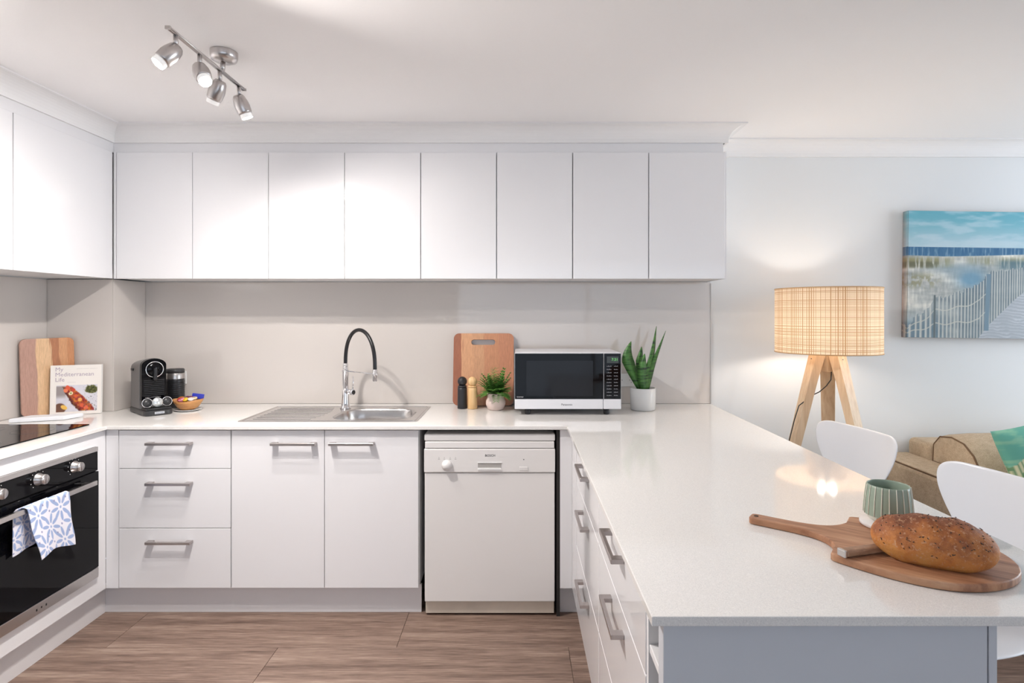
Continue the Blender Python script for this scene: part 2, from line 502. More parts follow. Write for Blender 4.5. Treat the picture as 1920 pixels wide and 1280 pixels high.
# dark cavity beside the dishwasher
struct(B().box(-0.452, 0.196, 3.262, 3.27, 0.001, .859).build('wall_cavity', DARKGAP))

# kick boards
struct(B().box(-1.93, -0.447, 2.700, 2.715, .0005, .1285).build('baseboard_sink_run', KICK))
struct(B().box(-1.935, -1.920, 0.9, 2.6995, .0005, .1285).build('baseboard_left', KICK))
struct(B().box(0.285, 0.300, 1.04, 2.64, .0005, .1285).build('baseboard_peninsula', KICK))
struct(B().box(0.197, 0.30, 2.70, 2.715, .0005, .1285).build('baseboard_corner', KICK))

# oven housing on the left run
OXF = -1.890
ov0, ov1, oz0, oz1 = 1.995, 2.597, 0.212, 0.795
oc = thing('oven_cabinet', 'white gloss housing panel framing the built-in oven', 'cabinet', (OXF - .3, 2.3, .13))
fr = B()
fr.box(OXF - .018, OXF, ov1 + .001, 2.6585, 0.13, 0.856); fr.box(OXF - .018, OXF, 1.90, ov0 - .001, 0.13, 0.856)
fr.box(OXF - .018, OXF, ov0 - .001, ov1 + .001, oz1 + .001, 0.856); fr.box(OXF - .018, OXF, ov0 - .001, ov1 + .001, 0.13, oz0 - .001)
fr.build('front_frame', GLOSS, oc)
B().box(OXF + .0005, -1.8325, DF, DF + DT, 0.13, 0.856).build('filler_panel', GLOSS, oc)
cb = B(); cb.box(-2.45, -1.9085, 1.90, 1.916, .13, .84); cb.box(-2.45, -1.9085, 2.640, 2.656, .13, .84); cb.box(-2.45, -1.9085, 1.916, 2.64, .13, .146)
cb.build('body', CARC, oc)
lc = thing('base_cabinet', 'white gloss base cabinet at the left frame edge past the oven', 'cabinet', (-2.2, 1.5, .13))
B().box(OXF - .018, OXF, 1.0, 1.898, .13, .856, bev=.001, seg=1).build('door', GLOSS, lc)
cb = B(); cb.box(-2.45, OXF - .019, 1.0, 1.016, .13, .84); cb.box(-2.45, OXF - .019, 1.882, 1.898, .13, .84); cb.box(-2.45, OXF - .019, 1.016, 1.882, .13, .146); cb.build('body', CARC, lc)

# oven
ov = thing('oven', 'black glass built-in oven with steel trims and round knobs', 'oven', (-2.15, 2.296, oz0))
XO = OXF + 0.008
B().box(-2.40, OXF - .001, ov0 + .002, ov1 - .002, oz0 + .002, oz1 - .002).build('body', BLACK, ov)
B().box(OXF, XO + .003, ov0, ov1, oz1 - .020, oz1, bev=.001, seg=1).build('top_trim', STEEL, ov)
cp = B().box(OXF, XO + .001, ov0, ov1, 0.690, oz1 - .021, bev=.001, seg=1).build('control_panel', BGLASS, ov)
for yk in (2.458, 2.272, 2.086):
    k = B(); k.lathe([(0.0245, 0), (0.0245, .004), (.0195, .005), (.0195, .030), (.0175, .033), (0.0001, .033)], (XO + .001, yk, 0.741), 28, (1, 0, 0), cap1=False)
    kn = k.build('knob', STEEL, ov)
    kk = B(); kk.box(XO + .005, XO + .0365, yk - .002, yk + .002, 0.741 - .017, .741 + .018); kk.build('grip', HANDLE, kn)
    tk = B()
    for a in range(10):
        an = R(-140 + a * 31); r = 0.034
        tk.cyl((XO + .0011, yk + r * math.sin(an), .741 + r * math.cos(an)), (XO + .0016, yk + r * math.sin(an), .741 + r * math.cos(an)), .0016, seg=8)
    tk.build('dial_mark', WHITEP, ov)
dr = B().box(OXF, XO + .006, ov0, ov1, oz0 + .046, 0.686, bev=.002, seg=1).build('door', BGLASS, ov)
h = B(); h.box(-1.846, -1.832, ov0 + .035, ov1 - .068, .643, .663, bev=.002)
for yy in (ov0 + .06, ov1 - .095): h.box(XO + .0062, -1.845, yy - .012, yy + .012, .646, .660, bev=.001, seg=1)
h.build('handle', STEEL, dr)
B().box(OXF, XO + .005, ov0, ov1, oz0, oz0 + .044, bev=.001, seg=1).build('bottom_trim', STEEL, ov)
mk = B()
for i, yy in enumerate((2.262, 2.285, 2.308)): mk.box(XO + .005, XO + .0054, yy - .003, yy + .003, oz0 + .016 + .002 * (i % 2), oz0 + .025)
mk.build('printed_mark', BLACK, ov)

# tea towel on the oven handle: front fall, over the bar, short back fall
def flower(u, v):
    """blue petals and dots on white, tile pitch .12 m"""
    c = np.ones(u.shape + (3,)) * np.array([232, 231, 240]) / 255.0
    blue = (156, 174, 212); P = 0.128
    for (ox, oy, n, rot) in ((0, 0, 8, 0.2), (P / 2, P / 2, 8, 0.55)):
        a = ((u - ox + P / 2) % P) - P / 2; b = ((v - oy + P / 2) % P) - P / 2
        r = np.hypot(a, b); th = np.arctan2(b, a) + rot
        ph = (th * n / (2 * np.pi)) % 1.0 - 0.5
        lat = np.abs(ph) * 2 * np.pi / n * r
        wid = 0.0080 * np.sqrt(np.clip(1 - ((r - 0.034) / 0.020) ** 2, 0, 1))
        c = mixc(c, blue, 1 - sstep(0.75, 1.0, np.where(wid > 1e-4, lat / np.maximum(wid, 1e-4), 9)))
        c = mixc(c, blue, 1 - sstep(0.0045, 0.006, r))
    for (ox, oy) in ((P / 2, 0), (0, P / 2), (P * .25, P * .25), (P * .75, P * .25)):
        a = ((u - ox + P / 2) % P) - P / 2; b = ((v - oy + P / 2) % P) - P / 2
        c = mixc(c, (150, 152, 188), 1 - sstep(0.0035, 0.005, np.hypot(a, b)))
    return c
tw = thing('tea_towel', 'white tea towel with blue petal print hung over the oven handle', 'towel', (-1.83, 2.25, .46))
def towel_sheet(name, front):
    nu, nv = 110, 130
    U, V = np.meshgrid(np.linspace(0, 1, nu + 1), np.linspace(0, 1, nv + 1))
    Lf = 0.215
    pts = np.zeros(U.shape + (3,))
    for j in range(nv + 1):
        for i in range(nu + 1):
            u = i / nu; v = j / nv
            if front:
                y0 = 2.150 + 0.205 * u; drop = v * Lf
                if v < 0.12:
                    a = (v / 0.12) * math.pi * 0.5 + math.pi * 0.5 * 0
                    xx = -1.839 + 0.0125 * math.sin(a); zz = 0.6655 + 0.0095 * math.cos(a) - .006
                else:
                    tt = (v - 0.12) / 0.88
                    xx = -1.8265 + 0.006 * tt + 0.006 * tt * math.sin(u * 7.5 + 0.6) + 0.010 * tt * (1 - u) ** 2
                    zz = 0.6595 - tt * (0.205 - 0.012 * math.sin(u * 4.2))
                yy = y0 + 0.050 * v * (1 - 0.55 * u) + 0.003 * math.sin(v * 9)
            else:
                y0 = 2.126 + 0.14 * u
                xx = -1.8515 - 0.004 * v + 0.003 * v * math.sin(u * 9 + 1); zz = 0.668 - v * (0.172 - 0.016 * u)
                yy = y0 + 0.008 * v * math.sin(u * 6)
                if v < 0.1: xx += 0.0125 * (1 - v / 0.1) ** 2; zz += 0.0035 * (1 - v / .1)
            pts[j, i] = (xx, yy, zz)
    me = bpy.data.meshes.new(name)
    idx = np.arange((nu + 1) * (nv + 1)).reshape(nv + 1, nu + 1)
    fc = np.stack([idx[:-1, :-1], idx[:-1, 1:], idx[1:, 1:], idx[1:, :-1]], -1).reshape(-1, 4)
    me.from_pydata((pts.reshape(-1, 3) - np.array(tw.location)).tolist(), [], fc.tolist())
    set_print(me, flower(U * 0.23 + (0.02 if front else 0.06), V * 0.22 + (0.0 if front else .05)))
    me.materials.append(TOWEL)
    for p in me.polygons: p.use_smooth = True
    o = bpy.data.objects.new(name, me); COL.objects.link(o); o.parent = tw
    md = o.modifiers.new('thickness', 'SOLIDIFY'); md.thickness = 0.0022; md.offset = 0
    return o
TOWEL = attr_mat('printed_cotton', 0.9, weave=0.3)
towel_sheet('front_fold', True); towel_sheet('back_fold', False)

# ------------------------------------------------------------------ dishwasher
dx0, dx1 = -0.427, 0.173
dw = thing('dishwasher', 'white freestanding dishwasher under the bench with a beige kick plate', 'dishwasher', (-0.127, 2.95, 0))
B().box(dx0 + .004, dx1 - .004, 2.700, 3.24, 0.02, 0.800).build('body', APPL, dw)
B().box(dx0, dx1, 2.655, 3.24, 0.806, 0.838, bev=.006).build('top', APPL, dw)
cp = B()
cp.box(dx0, dx1, 2.650, 2.699, 0.663, 0.7715, bev=.004)
cp.build('control_panel', APPL, dw)
B().box(dx0 + .002, dx1 - .002, 2.655, 2.699, 0.070, 0.6605, bev=.004).build('door', APPL, dw)
B().box(dx0 + .004, dx1 - .004, 2.672, 2.690, 0.010, 0.068, bev=.001, seg=1).build('kick_plate', plain('beige_kick', (0.62, 0.54, 0.45, 1), .5, var=.1), dw)
B().box(dx0 + .004, dx1 - .004, 2.652, 2.699, 0.774, 0.8045, bev=.003).build('front_rail', APPL, dw)
xk = (838 - 970) / 410.; zk = 1.39 - (872 - 588) / 410.
B().lathe([(0.024, 0), (.024, .006), (.019, .010), (.018, .022), (.0001, .023)], (xk, 2.650, zk), 28, (0, -1, 0), cap1=False).build('knob', APPL, dw)
# grip recess: dark slot with a lip
gx0, gx1 = (896 - 970) / 410., (940 - 970) / 410.
gr = B(); gr.box(gx0, gx1, 2.6492, 2.6502, .6735, .708); g = gr.build('grip_recess', plain('recess_shadow_grey', (0.42, 0.40, 0.38, 1), .5), dw)
lp = B(); lp.box(gx0 - .002, gx1 + .002, 2.6465, 2.6495, .707, .712, bev=.001, seg=1); lp.box(gx0, gx1, 2.6440, 2.6495, .6735, .686, bev=.002)
lp.build('lip', WHITEP, g)
bt = B().box((974 - 970) / 410., (990 - 970) / 410., 2.6475, 2.650, .674, .690, bev=.001, seg=1).build('button', APPL, dw)
B().box((982 - 970) / 410. - .002, (982 - 970) / 410. + .002, 2.6492, 2.650, .7215, .7255).build('indicator', BLACK, dw)
pm = B()
for px in (823, 833, 844, 854): pm.box((px - 970) / 410. - .004, (px - 970) / 410. + .004, 2.6496, 2.650, .724, .7265); pm.box((px - 970) / 410. - .001, (px - 970) / 410. + .001, 2.6496, 2.650, .729, .7345)
pm.build('program_mark', plain('grey_print', (0.45, .43, .42, 1), .6), dw)
text_mesh('brand_lettering', 'BOSCH', 0.0145, BLACK, dw, face_front((919 - 970) / 410., 2.6496, 1.39 - (854 - 588) / 410.), xscale=1.0)
for fx in (dx0 + .04, dx1 - .04):
    B().cyl((fx, 2.72, 0.0005), (fx, 2.72, 0.0195), .018, seg=14).build('foot', BLACK, dw)

# ------------------------------------------------------------------ peninsula
PF = 0.252                         # drawer face (towards -X)
pcn = B()
fp = thing('corner_panel', 'narrow white filler panel in the corner beside the dishwasher', 'panel', (0.222, DF, .13))
B().box(0.196, PF - .0005, DF, DF + DT, .13, .856).build('front_panel', GLOSS, fp)
B().box(PF, PF + DT, 2.4725, DF + DT, .13, .856).build('side_panel', GLOSS, fp)
B().box(0.180, 0.1955, DF + .001, 3.25, .001, .856).build('gable', DARKGAP, fp)
def pen_cab(y0, y1, yh, lab):
    c = thing('drawer_cabinet', lab, 'cabinet', (PF + .29, (y0 + y1) / 2, .13))
    b = B(); t = .016
    b.box(PF + DT + .001, .80, y0 + .001, y0 + t, .13, .855); b.box(PF + DT + .001, .80, y1 - t, y1 - .001, .13, .855)
    b.box(PF + DT + .001, .80, y0 + t, y1 - t, .13, .146); b.build('body', CARC, c)
    for i, hz in enumerate((0.806, 0.628, 0.361)):
        d = B().box(PF, PF + DT, y0 + G, y1 - G, ZS[i + 1] + G, ZS[i] - G, bev=.001, seg=1).build('drawer', GLOSS, c)
        h = B(); handle_y(h, yh, hz, PF); h.build('handle', HANDLE, d)
    return c
pen_cab(1.796, 2.470, 2.133, 'white three drawer peninsula cabinet nearest the dishwasher')
pen_cab(1.138, 1.794, 1.463, 'white three drawer peninsula cabinet nearest the open shelves')
ep = B().box(PF, 0.812, 1.000, 1.034, .001, ZB - .001, bev=.001, seg=1).build('end_panel', SHADEDPANEL)
tag(origin_to(ep, (.53, 1.017, 0)), 'white end panel, shade in its grey colour, closing the peninsula towards the viewer', 'panel')
bp = B().box(0.8145, 0.829, 1.000, YB - .02, .001, ZB - .001, bev=.001, seg=1).build('back_panel', SHADEDPANEL)
tag(origin_to(bp, (.822, 2.1, 0)), 'long white back panel, shade in its grey colour, of the peninsula facing the white chairs', 'panel')
ns = thing('open_shelf_unit', 'narrow open white shelf niche between end panel and peninsula drawers', 'shelf', (.4, 1.086, .13))
b = B(); b.box(PF + .002, .60, 1.1215, 1.137, .13, .855); b.build('side', CARC, ns)
B().box(.60, .616, 1.036, 1.137, .13, .855).build('back', CARC, ns)
for zz in (.735, .44, .13): B().box(PF + .004, .599, 1.036, 1.121, zz - .016 + .016, zz + .016, bev=.001, seg=1).build('shelf', CARC, ns)

# ------------------------------------------------------------------ benchtop with sink cut-out
SX0, SX1, SY0, SY1 = -1.327, -0.475, 2.739, 3.195
hx0, hx1, hy0, hy1 = SX0 + .02, SX1 - .02, SY0 + .02, SY1 - .02
CF, CLX, CPX, CRX, CNY = 2.640, -1.873, 0.2273, 1.097, 0.9796
yb = YB - .0005; xl = XL + .0005
bt = B()
def slab(x0, x1, y0, y1): bt.box(x0, x1, y0, y1, ZB, ZT)
xs = [xl, CLX, hx0, hx1, CPX, CRX]; ys = [CNY, CF, hy0, hy1, yb]
gv = {}
def V(x, y, z):
    k = (round(x, 5), round(y, 5), z)
    if k not in gv: gv[k] = bt.bm.verts.new((x, y, z))
    return gv[k]
ys_all = [0.9, CNY, CF, hy0, hy1, yb]
def solid(i, j):
    xa, xb = xs[i], xs[i + 1]; ya, yb2 = ys_all[j], ys_all[j + 1]
    if j == 0: return i == 0
    if j == 1: return i in (0, 4)
    if j == 3 and i == 2: return False
    return True
ni, nj = len(xs) - 1, len(ys_all) - 1
for i in range(ni):
    for j in range(nj):
        if not solid(i, j): continue
        a, b_, c, d = xs[i], xs[i + 1], ys_all[j], ys_all[j + 1]
        bt.bm.faces.new((V(a, c, ZT), V(b_, c, ZT), V(b_, d, ZT), V(a, d, ZT)))
        bt.bm.faces.new((V(a, d, ZB), V(b_, d, ZB), V(b_, c, ZB), V(a, c, ZB)))
        nb = lambda p, q: 0 <= p < ni and 0 <= q < nj and solid(p, q)
        if not nb(i - 1, j): bt.bm.faces.new((V(a, d, ZT), V(a, d, ZB), V(a, c, ZB), V(a, c, ZT)))
        if not nb(i + 1, j): bt.bm.faces.new((V(b_, c, ZT), V(b_, c, ZB), V(b_, d, ZB), V(b_, d, ZT)))
        if not nb(i, j - 1): bt.bm.faces.new((V(a, c, ZT), V(a, c, ZB), V(b_, c, ZB), V(b_, c, ZT)))
        if not nb(i, j + 1): bt.bm.faces.new((V(b_, d, ZT), V(b_, d, ZB), V(a, d, ZB), V(a, d, ZT)))
benchtop = bt.build('benchtop', STONE)
tag(benchtop, 'continuous white speckled stone benchtop running around three sides of the kitchen', 'benchtop')
md = benchtop.modifiers.new('arris', 'BEVEL'); md.width = 0.0018; md.segments = 2; md.limit_method = 'ANGLE'

# cooktop
ck = thing('cooktop', 'flat black glass cooktop set into the left bench above the oven', 'cooktop', (-2.21, 2.36, ZT))
B().box(-2.452, -1.966, 2.075, 2.662, ZT + .0003, ZT + .0055, bev=.0015, seg=1).build('glass', BGLASS, ck)
for (cx, cy, r) in ((-2.33, 2.51, .085), (-2.10, 2.51, .075), (-2.33, 2.22, .075), (-2.10, 2.22, .09)):
    zn = B(); zn.lathe([(r, .0), (r + .0015, .0), (r + .0015, .0002), (r, .0002)], (cx, cy, ZT + .0056), 40, cap0=False, cap1=False)
    zn.build('zone_marking', plain('grey_zone_print', (0.12, .12, .12, 1), .3), ck)

# ------------------------------------------------------------------ sink
def rrect(x0, x1, y0, y1, r, n=8):
    o = []
    for (cx, cy, a0) in ((x1 - r, y1 - r, 0), (x0 + r, y1 - r, 90), (x0 + r, y0 + r, 180), (x1 - r, y0 + r, 270)):
        for i in range(n + 1):
            a = R(a0 + 90 * i / n); o.append((cx + r * math.cos(a), cy + r * math.sin(a)))
    return o
sk = thing('sink', 'stainless steel sink with drainer set into the bench', 'sink', ((SX0 + SX1) / 2, 2.967, ZT))
bx0, bx1, by0, by1 = -0.912, -0.520, 2.775, 3.105
b = B()
out = rrect(SX0, SX1, SY0, SY1, .012); inn = rrect(bx0, bx1, by0, by1, .10)
z1 = ZT + .0032
b.rings([[(x, y, ZT + .0004) for x, y in out], [(x, y, z1 - .0006) for x, y in out]], False, False, smooth=False)
o2 = rrect(SX0 + .002, SX1 - .002, SY0 + .002, SY1 - .002, .011)
b.rings([[(x, y, z1 - .0006) for x, y in out], [(x, y, z1) for x, y in o2]], False, False)
b.rings([[(x, y, z1) for x, y in o2], [(x, y, z1) for x, y in inn]], False, False, smooth=False)
b.build('rim', SINK, sk)
b = B(); rr = []
for (ins, dz) in ((0, 0), (.003, -.002), (.006, -.008), (.012, -.06), (.016, -.12), (.026, -.148), (.05, -.158), (.12, -.162)):
    rr.append([(x, y, z1 + dz) for x, y in rrect(bx0 + ins, bx1 - ins, by0 + ins, by1 - ins, max(.1 - ins * .6, .03))])
b.rings(rr, False, True); bw = b.build('bowl', SINK, sk)
b = B(); b.lathe([(.0001, .003), (.03, .003), (.042, .0015), (.045, 0)], ((bx0 + bx1) / 2, 2.94, z1 - .1618), 28, cap0=False, cap1=False)
b.build('drain', CHROME, bw)
b = B()
for i in range(9):
    yy = 2.80 + i * .041
    b.box(SX0 + .05, -1.0 + .03 * math.sin(i * .35), yy - .005, yy + .005, z1 + .0001, z1 + .0022, bev=.0009, seg=1)
b.build('drainer_ridge', SINK, sk)
b = B(); e = rrect(SX0 + .012, SX1 - .012, SY0 + .012, SY1 - .012, .02); e2 = rrect(SX0 + .016, SX1 - .016, SY0 + .016, SY1 - .016, .018)
b.rings([[(x, y, z1 + .0001) for x, y in e], [(x, y, z1 + .0014) for x, y in e], [(x, y, z1 + .0014) for x, y in e2], [(x, y, z1 + .0001) for x, y in e2]], False, False, smooth=False)
b.build('raised_border', SINK, sk)

# tap
FX, FY = -0.925, 3.118
tp = thing('kitchen_tap', 'tall chrome kitchen tap with a black arched hose behind the sink', 'tap', (FX, FY, z1))
b = B(); b.lathe([(.029, .0006), (.029, .006), (.024, .012), (.021, .03), (.0175, .075), (.0175, .197), (.0195, .199), (.0195, .205), (.0135, .207), (.0135, .242), (.0115, .243)], (FX, FY, z1), 28)
b.build('body', CHROME, tp)
ring = B()
for i in range(4): ring.lathe([(.0135, 0), (.0150, .0015), (.0150, .0040), (.0135, .0055)], (FX, FY, z1 + .208 + i * .0085), 24, cap0=False, cap1=False)
ring.build('collar', CHROME, tp)
EX, EY = -0.728, 2.962
dirv = Vector((EX - FX, EY - FY, 0)); Ld = dirv.length; dirv.normalize()
pts = []
for i in range(33):
    t = i / 32; a = math.pi * (1 - t)
    s_ = Ld / 2 + Ld / 2 * math.cos(a)
    zz = 1.128 + .186 * math.sin(a) ** 0.85 - .018 * t
    pts.append((FX + dirv.x * s_, FY + dirv.y * s_, zz))
pts = [(FX, FY, 1.118)] + pts + [(EX, EY, 1.100)]
b = B(); b.tube(pts, .0098, 14); b.build('hose', plain('black_hose', (0.012, .012, .014, 1), .3), tp)
b = B(); b.lathe([(.0085, 0), (.0125, .002), (.0125, .030), (.0145, .032), (.0145, .044), (.0125, .046), (.0125, .060), (.010, .062)], (EX, EY, 1.044), 24); b.build('spray_head', CHROME, tp)
b = B(); b.cyl((FX, FY, 1.082), (EX, EY, 1.082), .0032, seg=12)
b.lathe([(.0150, 0), (.0165, .001), (.0165, .007), (.0150, .008)], (EX, EY, 1.078), 24)
b.build('support_arm', CHROME, tp)
b = B(); lv = Vector((.82, -.57, 0)).normalized(); p0 = Vector((FX, FY, .972))
b.cyl(p0, p0 + lv * .050, .0135, seg=20); b.lathe([(.0145, 0), (.0155, .002), (.0155, .014), (.012, .016)], p0 + lv * .050, 20, lv)
b.build('valve', CHROME, tp)
b = B(); b.cyl(p0 + lv * .060 + Vector((0, 0, .012)), p0 + lv * .064 + Vector((0, 0, .085)), .0042, .0028, 12); b.build('lever', CHROME, tp)

# ------------------------------------------------------------------ wall cabinets
UZ0, UZ1 = 1.572, 2.230
dwid = (OX1 - OX0) / 8
labs = ['white double wall cabinet next to the left corner above the coffee machine', 'white double wall cabinet directly above the tap',
        'white double wall cabinet above the standing board and fern pot', 'white double wall cabinet at the right end beside the floor lamp']
for c in range(4):
    a = OX0 + 2 * c * dwid; e = a + 2 * dwid
    wc = thing('wall_cabinet', labs[c], 'cabinet', ((a + e) / 2, 3.16, UZ0))
    B().box(a + .001, e - .001, OD + .0195, YB - .001, UZ0 + .002, 2.275).build('body', CARC, wc)
    for k in range(2):
        gap = 0.0014 if (c * 2 + k) < 4 else 0.0026
        B().box(a + k * dwid + gap, a + (k + 1) * dwid - (gap if k == 0 or c < 3 else 0.0), OD, OD + DT, UZ0, UZ1 - .002, bev=.001, seg=1).build('door', GLOSS, wc)
    if c == 0:
        B().box(LX + .001, OX0 - .001, OD + .001, OD + DT, UZ0, UZ1).build('filler_strip', GLOSS, wc)
    if c == 3:
        B().box(OX1 + .001, OX1 + .010, OD + .006, YB - .001, UZ0, UZ1 + .004).build('end_panel', GLOSS, wc)
B0 = B(); B0.box(LX - .012, EPX - .012, FB - .0015, FB + .012, UZ1 + .001, 2.2865); struct(B0.build('trim_3', GLOSS))
lys = [(2.414, 3.006), (1.80, 2.412), (1.19, 1.798)]
ll = ['white gloss wall cabinet on the left wall nearest the corner', 'white gloss wall cabinet cut by the left frame edge', 'white gloss wall cabinet on the left wall out past the frame edge']
for i, (a, e) in enumerate(lys[:2]):
    wc = thing('wall_cabinet', ll[i], 'cabinet', (-2.29, (a + e) / 2, UZ0))
    B().box(XL + .001, LX - DT - .001, a + .001, e - .001 if i else 3.038, UZ0 + .002, 2.275).build('body', CARC, wc)
    B().box(LX - DT, LX, a + G, e - G, UZ0, UZ1 - .002, bev=.001, seg=1).build('door', GLOSS, wc)
B0 = B(); B0.box(LX - .028, LX - .010, 0.6, FB + .01, UZ1 + .001, 2.2865); struct(B0.build('trim_4', GLOSS))

# ------------------------------------------------------------------ ceiling spotlight bar
TX, TZ = -1.106, 2.292
NICK = plain('brushed_nickel', (0.56, 0.53, 0.52, 1), 0.3, 1.0)
tl = thing('spotlight_bar', 'brushed nickel ceiling bar with four small spotlights', 'ceiling light', (TX, 2.09, H))
b = B(); b.lathe([(.0001, 0), (.030, .001), (.044, .008), (.048, .020), (.048, .038)], (TX + .012, 2.16, H - .039), 36, cap0=False, cap1=False)
b.build('canopy', NICK, tl)
b = B(); b.cyl((TX, 1.825, TZ), (TX, 2.335, TZ), .0045, seg=12); b.cyl((TX + .009, 1.825, TZ), (TX + .009, 2.335, TZ), .0045, seg=12)
b.box(TX - .004, TX + .013, 1.823, 1.829, TZ - .005, TZ + .005); b.box(TX - .004, TX + .013, 2.331, 2.337, TZ - .005, TZ + .005)
b.cyl((TX + .005, 2.16, TZ), (TX + .008, 2.16, H - .038), .009, seg=14)
b.build('bar', NICK, tl)
GLOW = plain('lit_frosted_glass', (1, 1, 1, 1), .5, emis=(1, .97, .93, 1), estr=26)
FROST = plain('frosted_glass', (0.86, .85, .84, 1), .35, emis=(1, .97, .94, 1), estr=0.15)
heads = [(1.868, (-.48, -.42, -.77), 37), (2.009, (.48, -.42, -.77), 37), (2.145, (-.45, .20, -.85), 9), (2.292, (.32, .22, -.90), 16)]
for yh, dv, on in heads:
    d = Vector(dv).normalized()
    st = B(); st.cyl((TX + .004, yh, TZ), (TX + .004, yh, TZ - .044), .0075, seg=14)
    hs = st.build('stem', NICK, tl)
    p = Vector((TX + .004, yh, TZ - .050)) - d * .006
    hb = B(); hb.lathe([(.0001, -.006), (.017, -.005), (.023, .004), (.0275, .025), (.0285, .040), (.0265, .062), (.0245, .070), (.0225, .069), (.0225, .060)], p, 28, d, cap0=False, cap1=False)
    hd = hb.build('spot_head', NICK, tl)
    gl = B(); gl.lathe([(.0222, .058), (.0222, .083), (.0205, .085)], p, 24, d, cap0=False, cap1=False); gl.mi = 1
    gl.lathe([(.0204, .0845), (.0001, .086)], p, 24, d, cap0=False, cap1=False)
    gl.build('bulb_glass', [FROST, GLOW], hd)
    if on:
        L = bpy.data.lights.new('spot_lamp', 'SPOT'); L.energy = on; L.color = (1, .945, .90); L.spot_size = R(172 if on > 30 else 164); L.spot_blend = .8; L.shadow_soft_size = .016
        lo = bpy.data.objects.new('spot_lamp', L); COL.objects.link(lo); lo.parent = tl
        lo.location = p + d * .094 - tl.location
        lo.rotation_euler = d.to_track_quat('-Z', 'Y').to_euler()

# ------------------------------------------------------------------ things on the bench, left corner
RED1, TAN1, ORA1, DRK1 = rgb(152, 100, 78), rgb(222, 172, 120), rgb(190, 122, 76), rgb(120, 70, 48)
BOARD_L = staves('board_staves_warm', 0, [-.15, -.045, .01, .045, .08, .15], [rgb(190, 150, 134), rgb(230, 192, 150), rgb(182, 122, 84), rgb(216, 160, 114), rgb(206, 144, 98)], (14, 14, 1.1))
BOARD_R = staves('board_staves_red', 0, [-.17, -.125, -.06, .0, .085, .17], [rgb(168, 108, 82), rgb(222, 170, 130), rgb(214, 164, 126), rgb(208, 150, 114), rgb(204, 144, 112)], (14, 14, 1.1))
def rr_outline(w_, h_, r, n=6):
    return [(x, y) for x, y in rrect(-w_ / 2, w_ / 2, 0, h_, r, n)]
def standing_board(name, label, loc, yaw, lean, roll, w_, h_, t_, r, mat, slot=None):
    """a board whose face is XZ; made flat in XY then stood up"""
    o = thing(name, label, 'cutting board', loc)
    b = B(); ol = rr_outline(w_, h_, r)
    if slot:
        cx, cy, sw, sh = slot
        # hole with as many vertices as the outline, so the two can be bridged
        ho = [(cx + x, cy - sh / 2 + y) for x, y in rrect(-sw / 2, sw / 2, 0, sh, sh * .499, 6)]
        b.prism(ol, -t_ / 2, t_ / 2, hole=ho)
    else:
        b.prism(ol, -t_ / 2, t_ / 2, bev=.004)
    m = Matrix.Rotation(R(90), 4, 'X')
    b.build('board', mat, o, local=True, mtx=m)
    o.rotation_euler = (lean, roll, yaw)
    return o
standing_board('cutting_board', 'wide acacia cutting board leaning in the left corner behind the cookbook', (-2.372, 2.935, ZT + .003), R(53), R(-2.0), R(-1.0), .222, .385, .018, .026, BOARD_L)
standing_board('cutting_board', 'reddish wooden board with slot handle leaning on the splashback beside the microwave', (-0.189, 3.213, ZT + .003), 0, R(-9.2), 0, .338, .402, .018, .03, BOARD_R, slot=(-.003, .352, .135, .030))

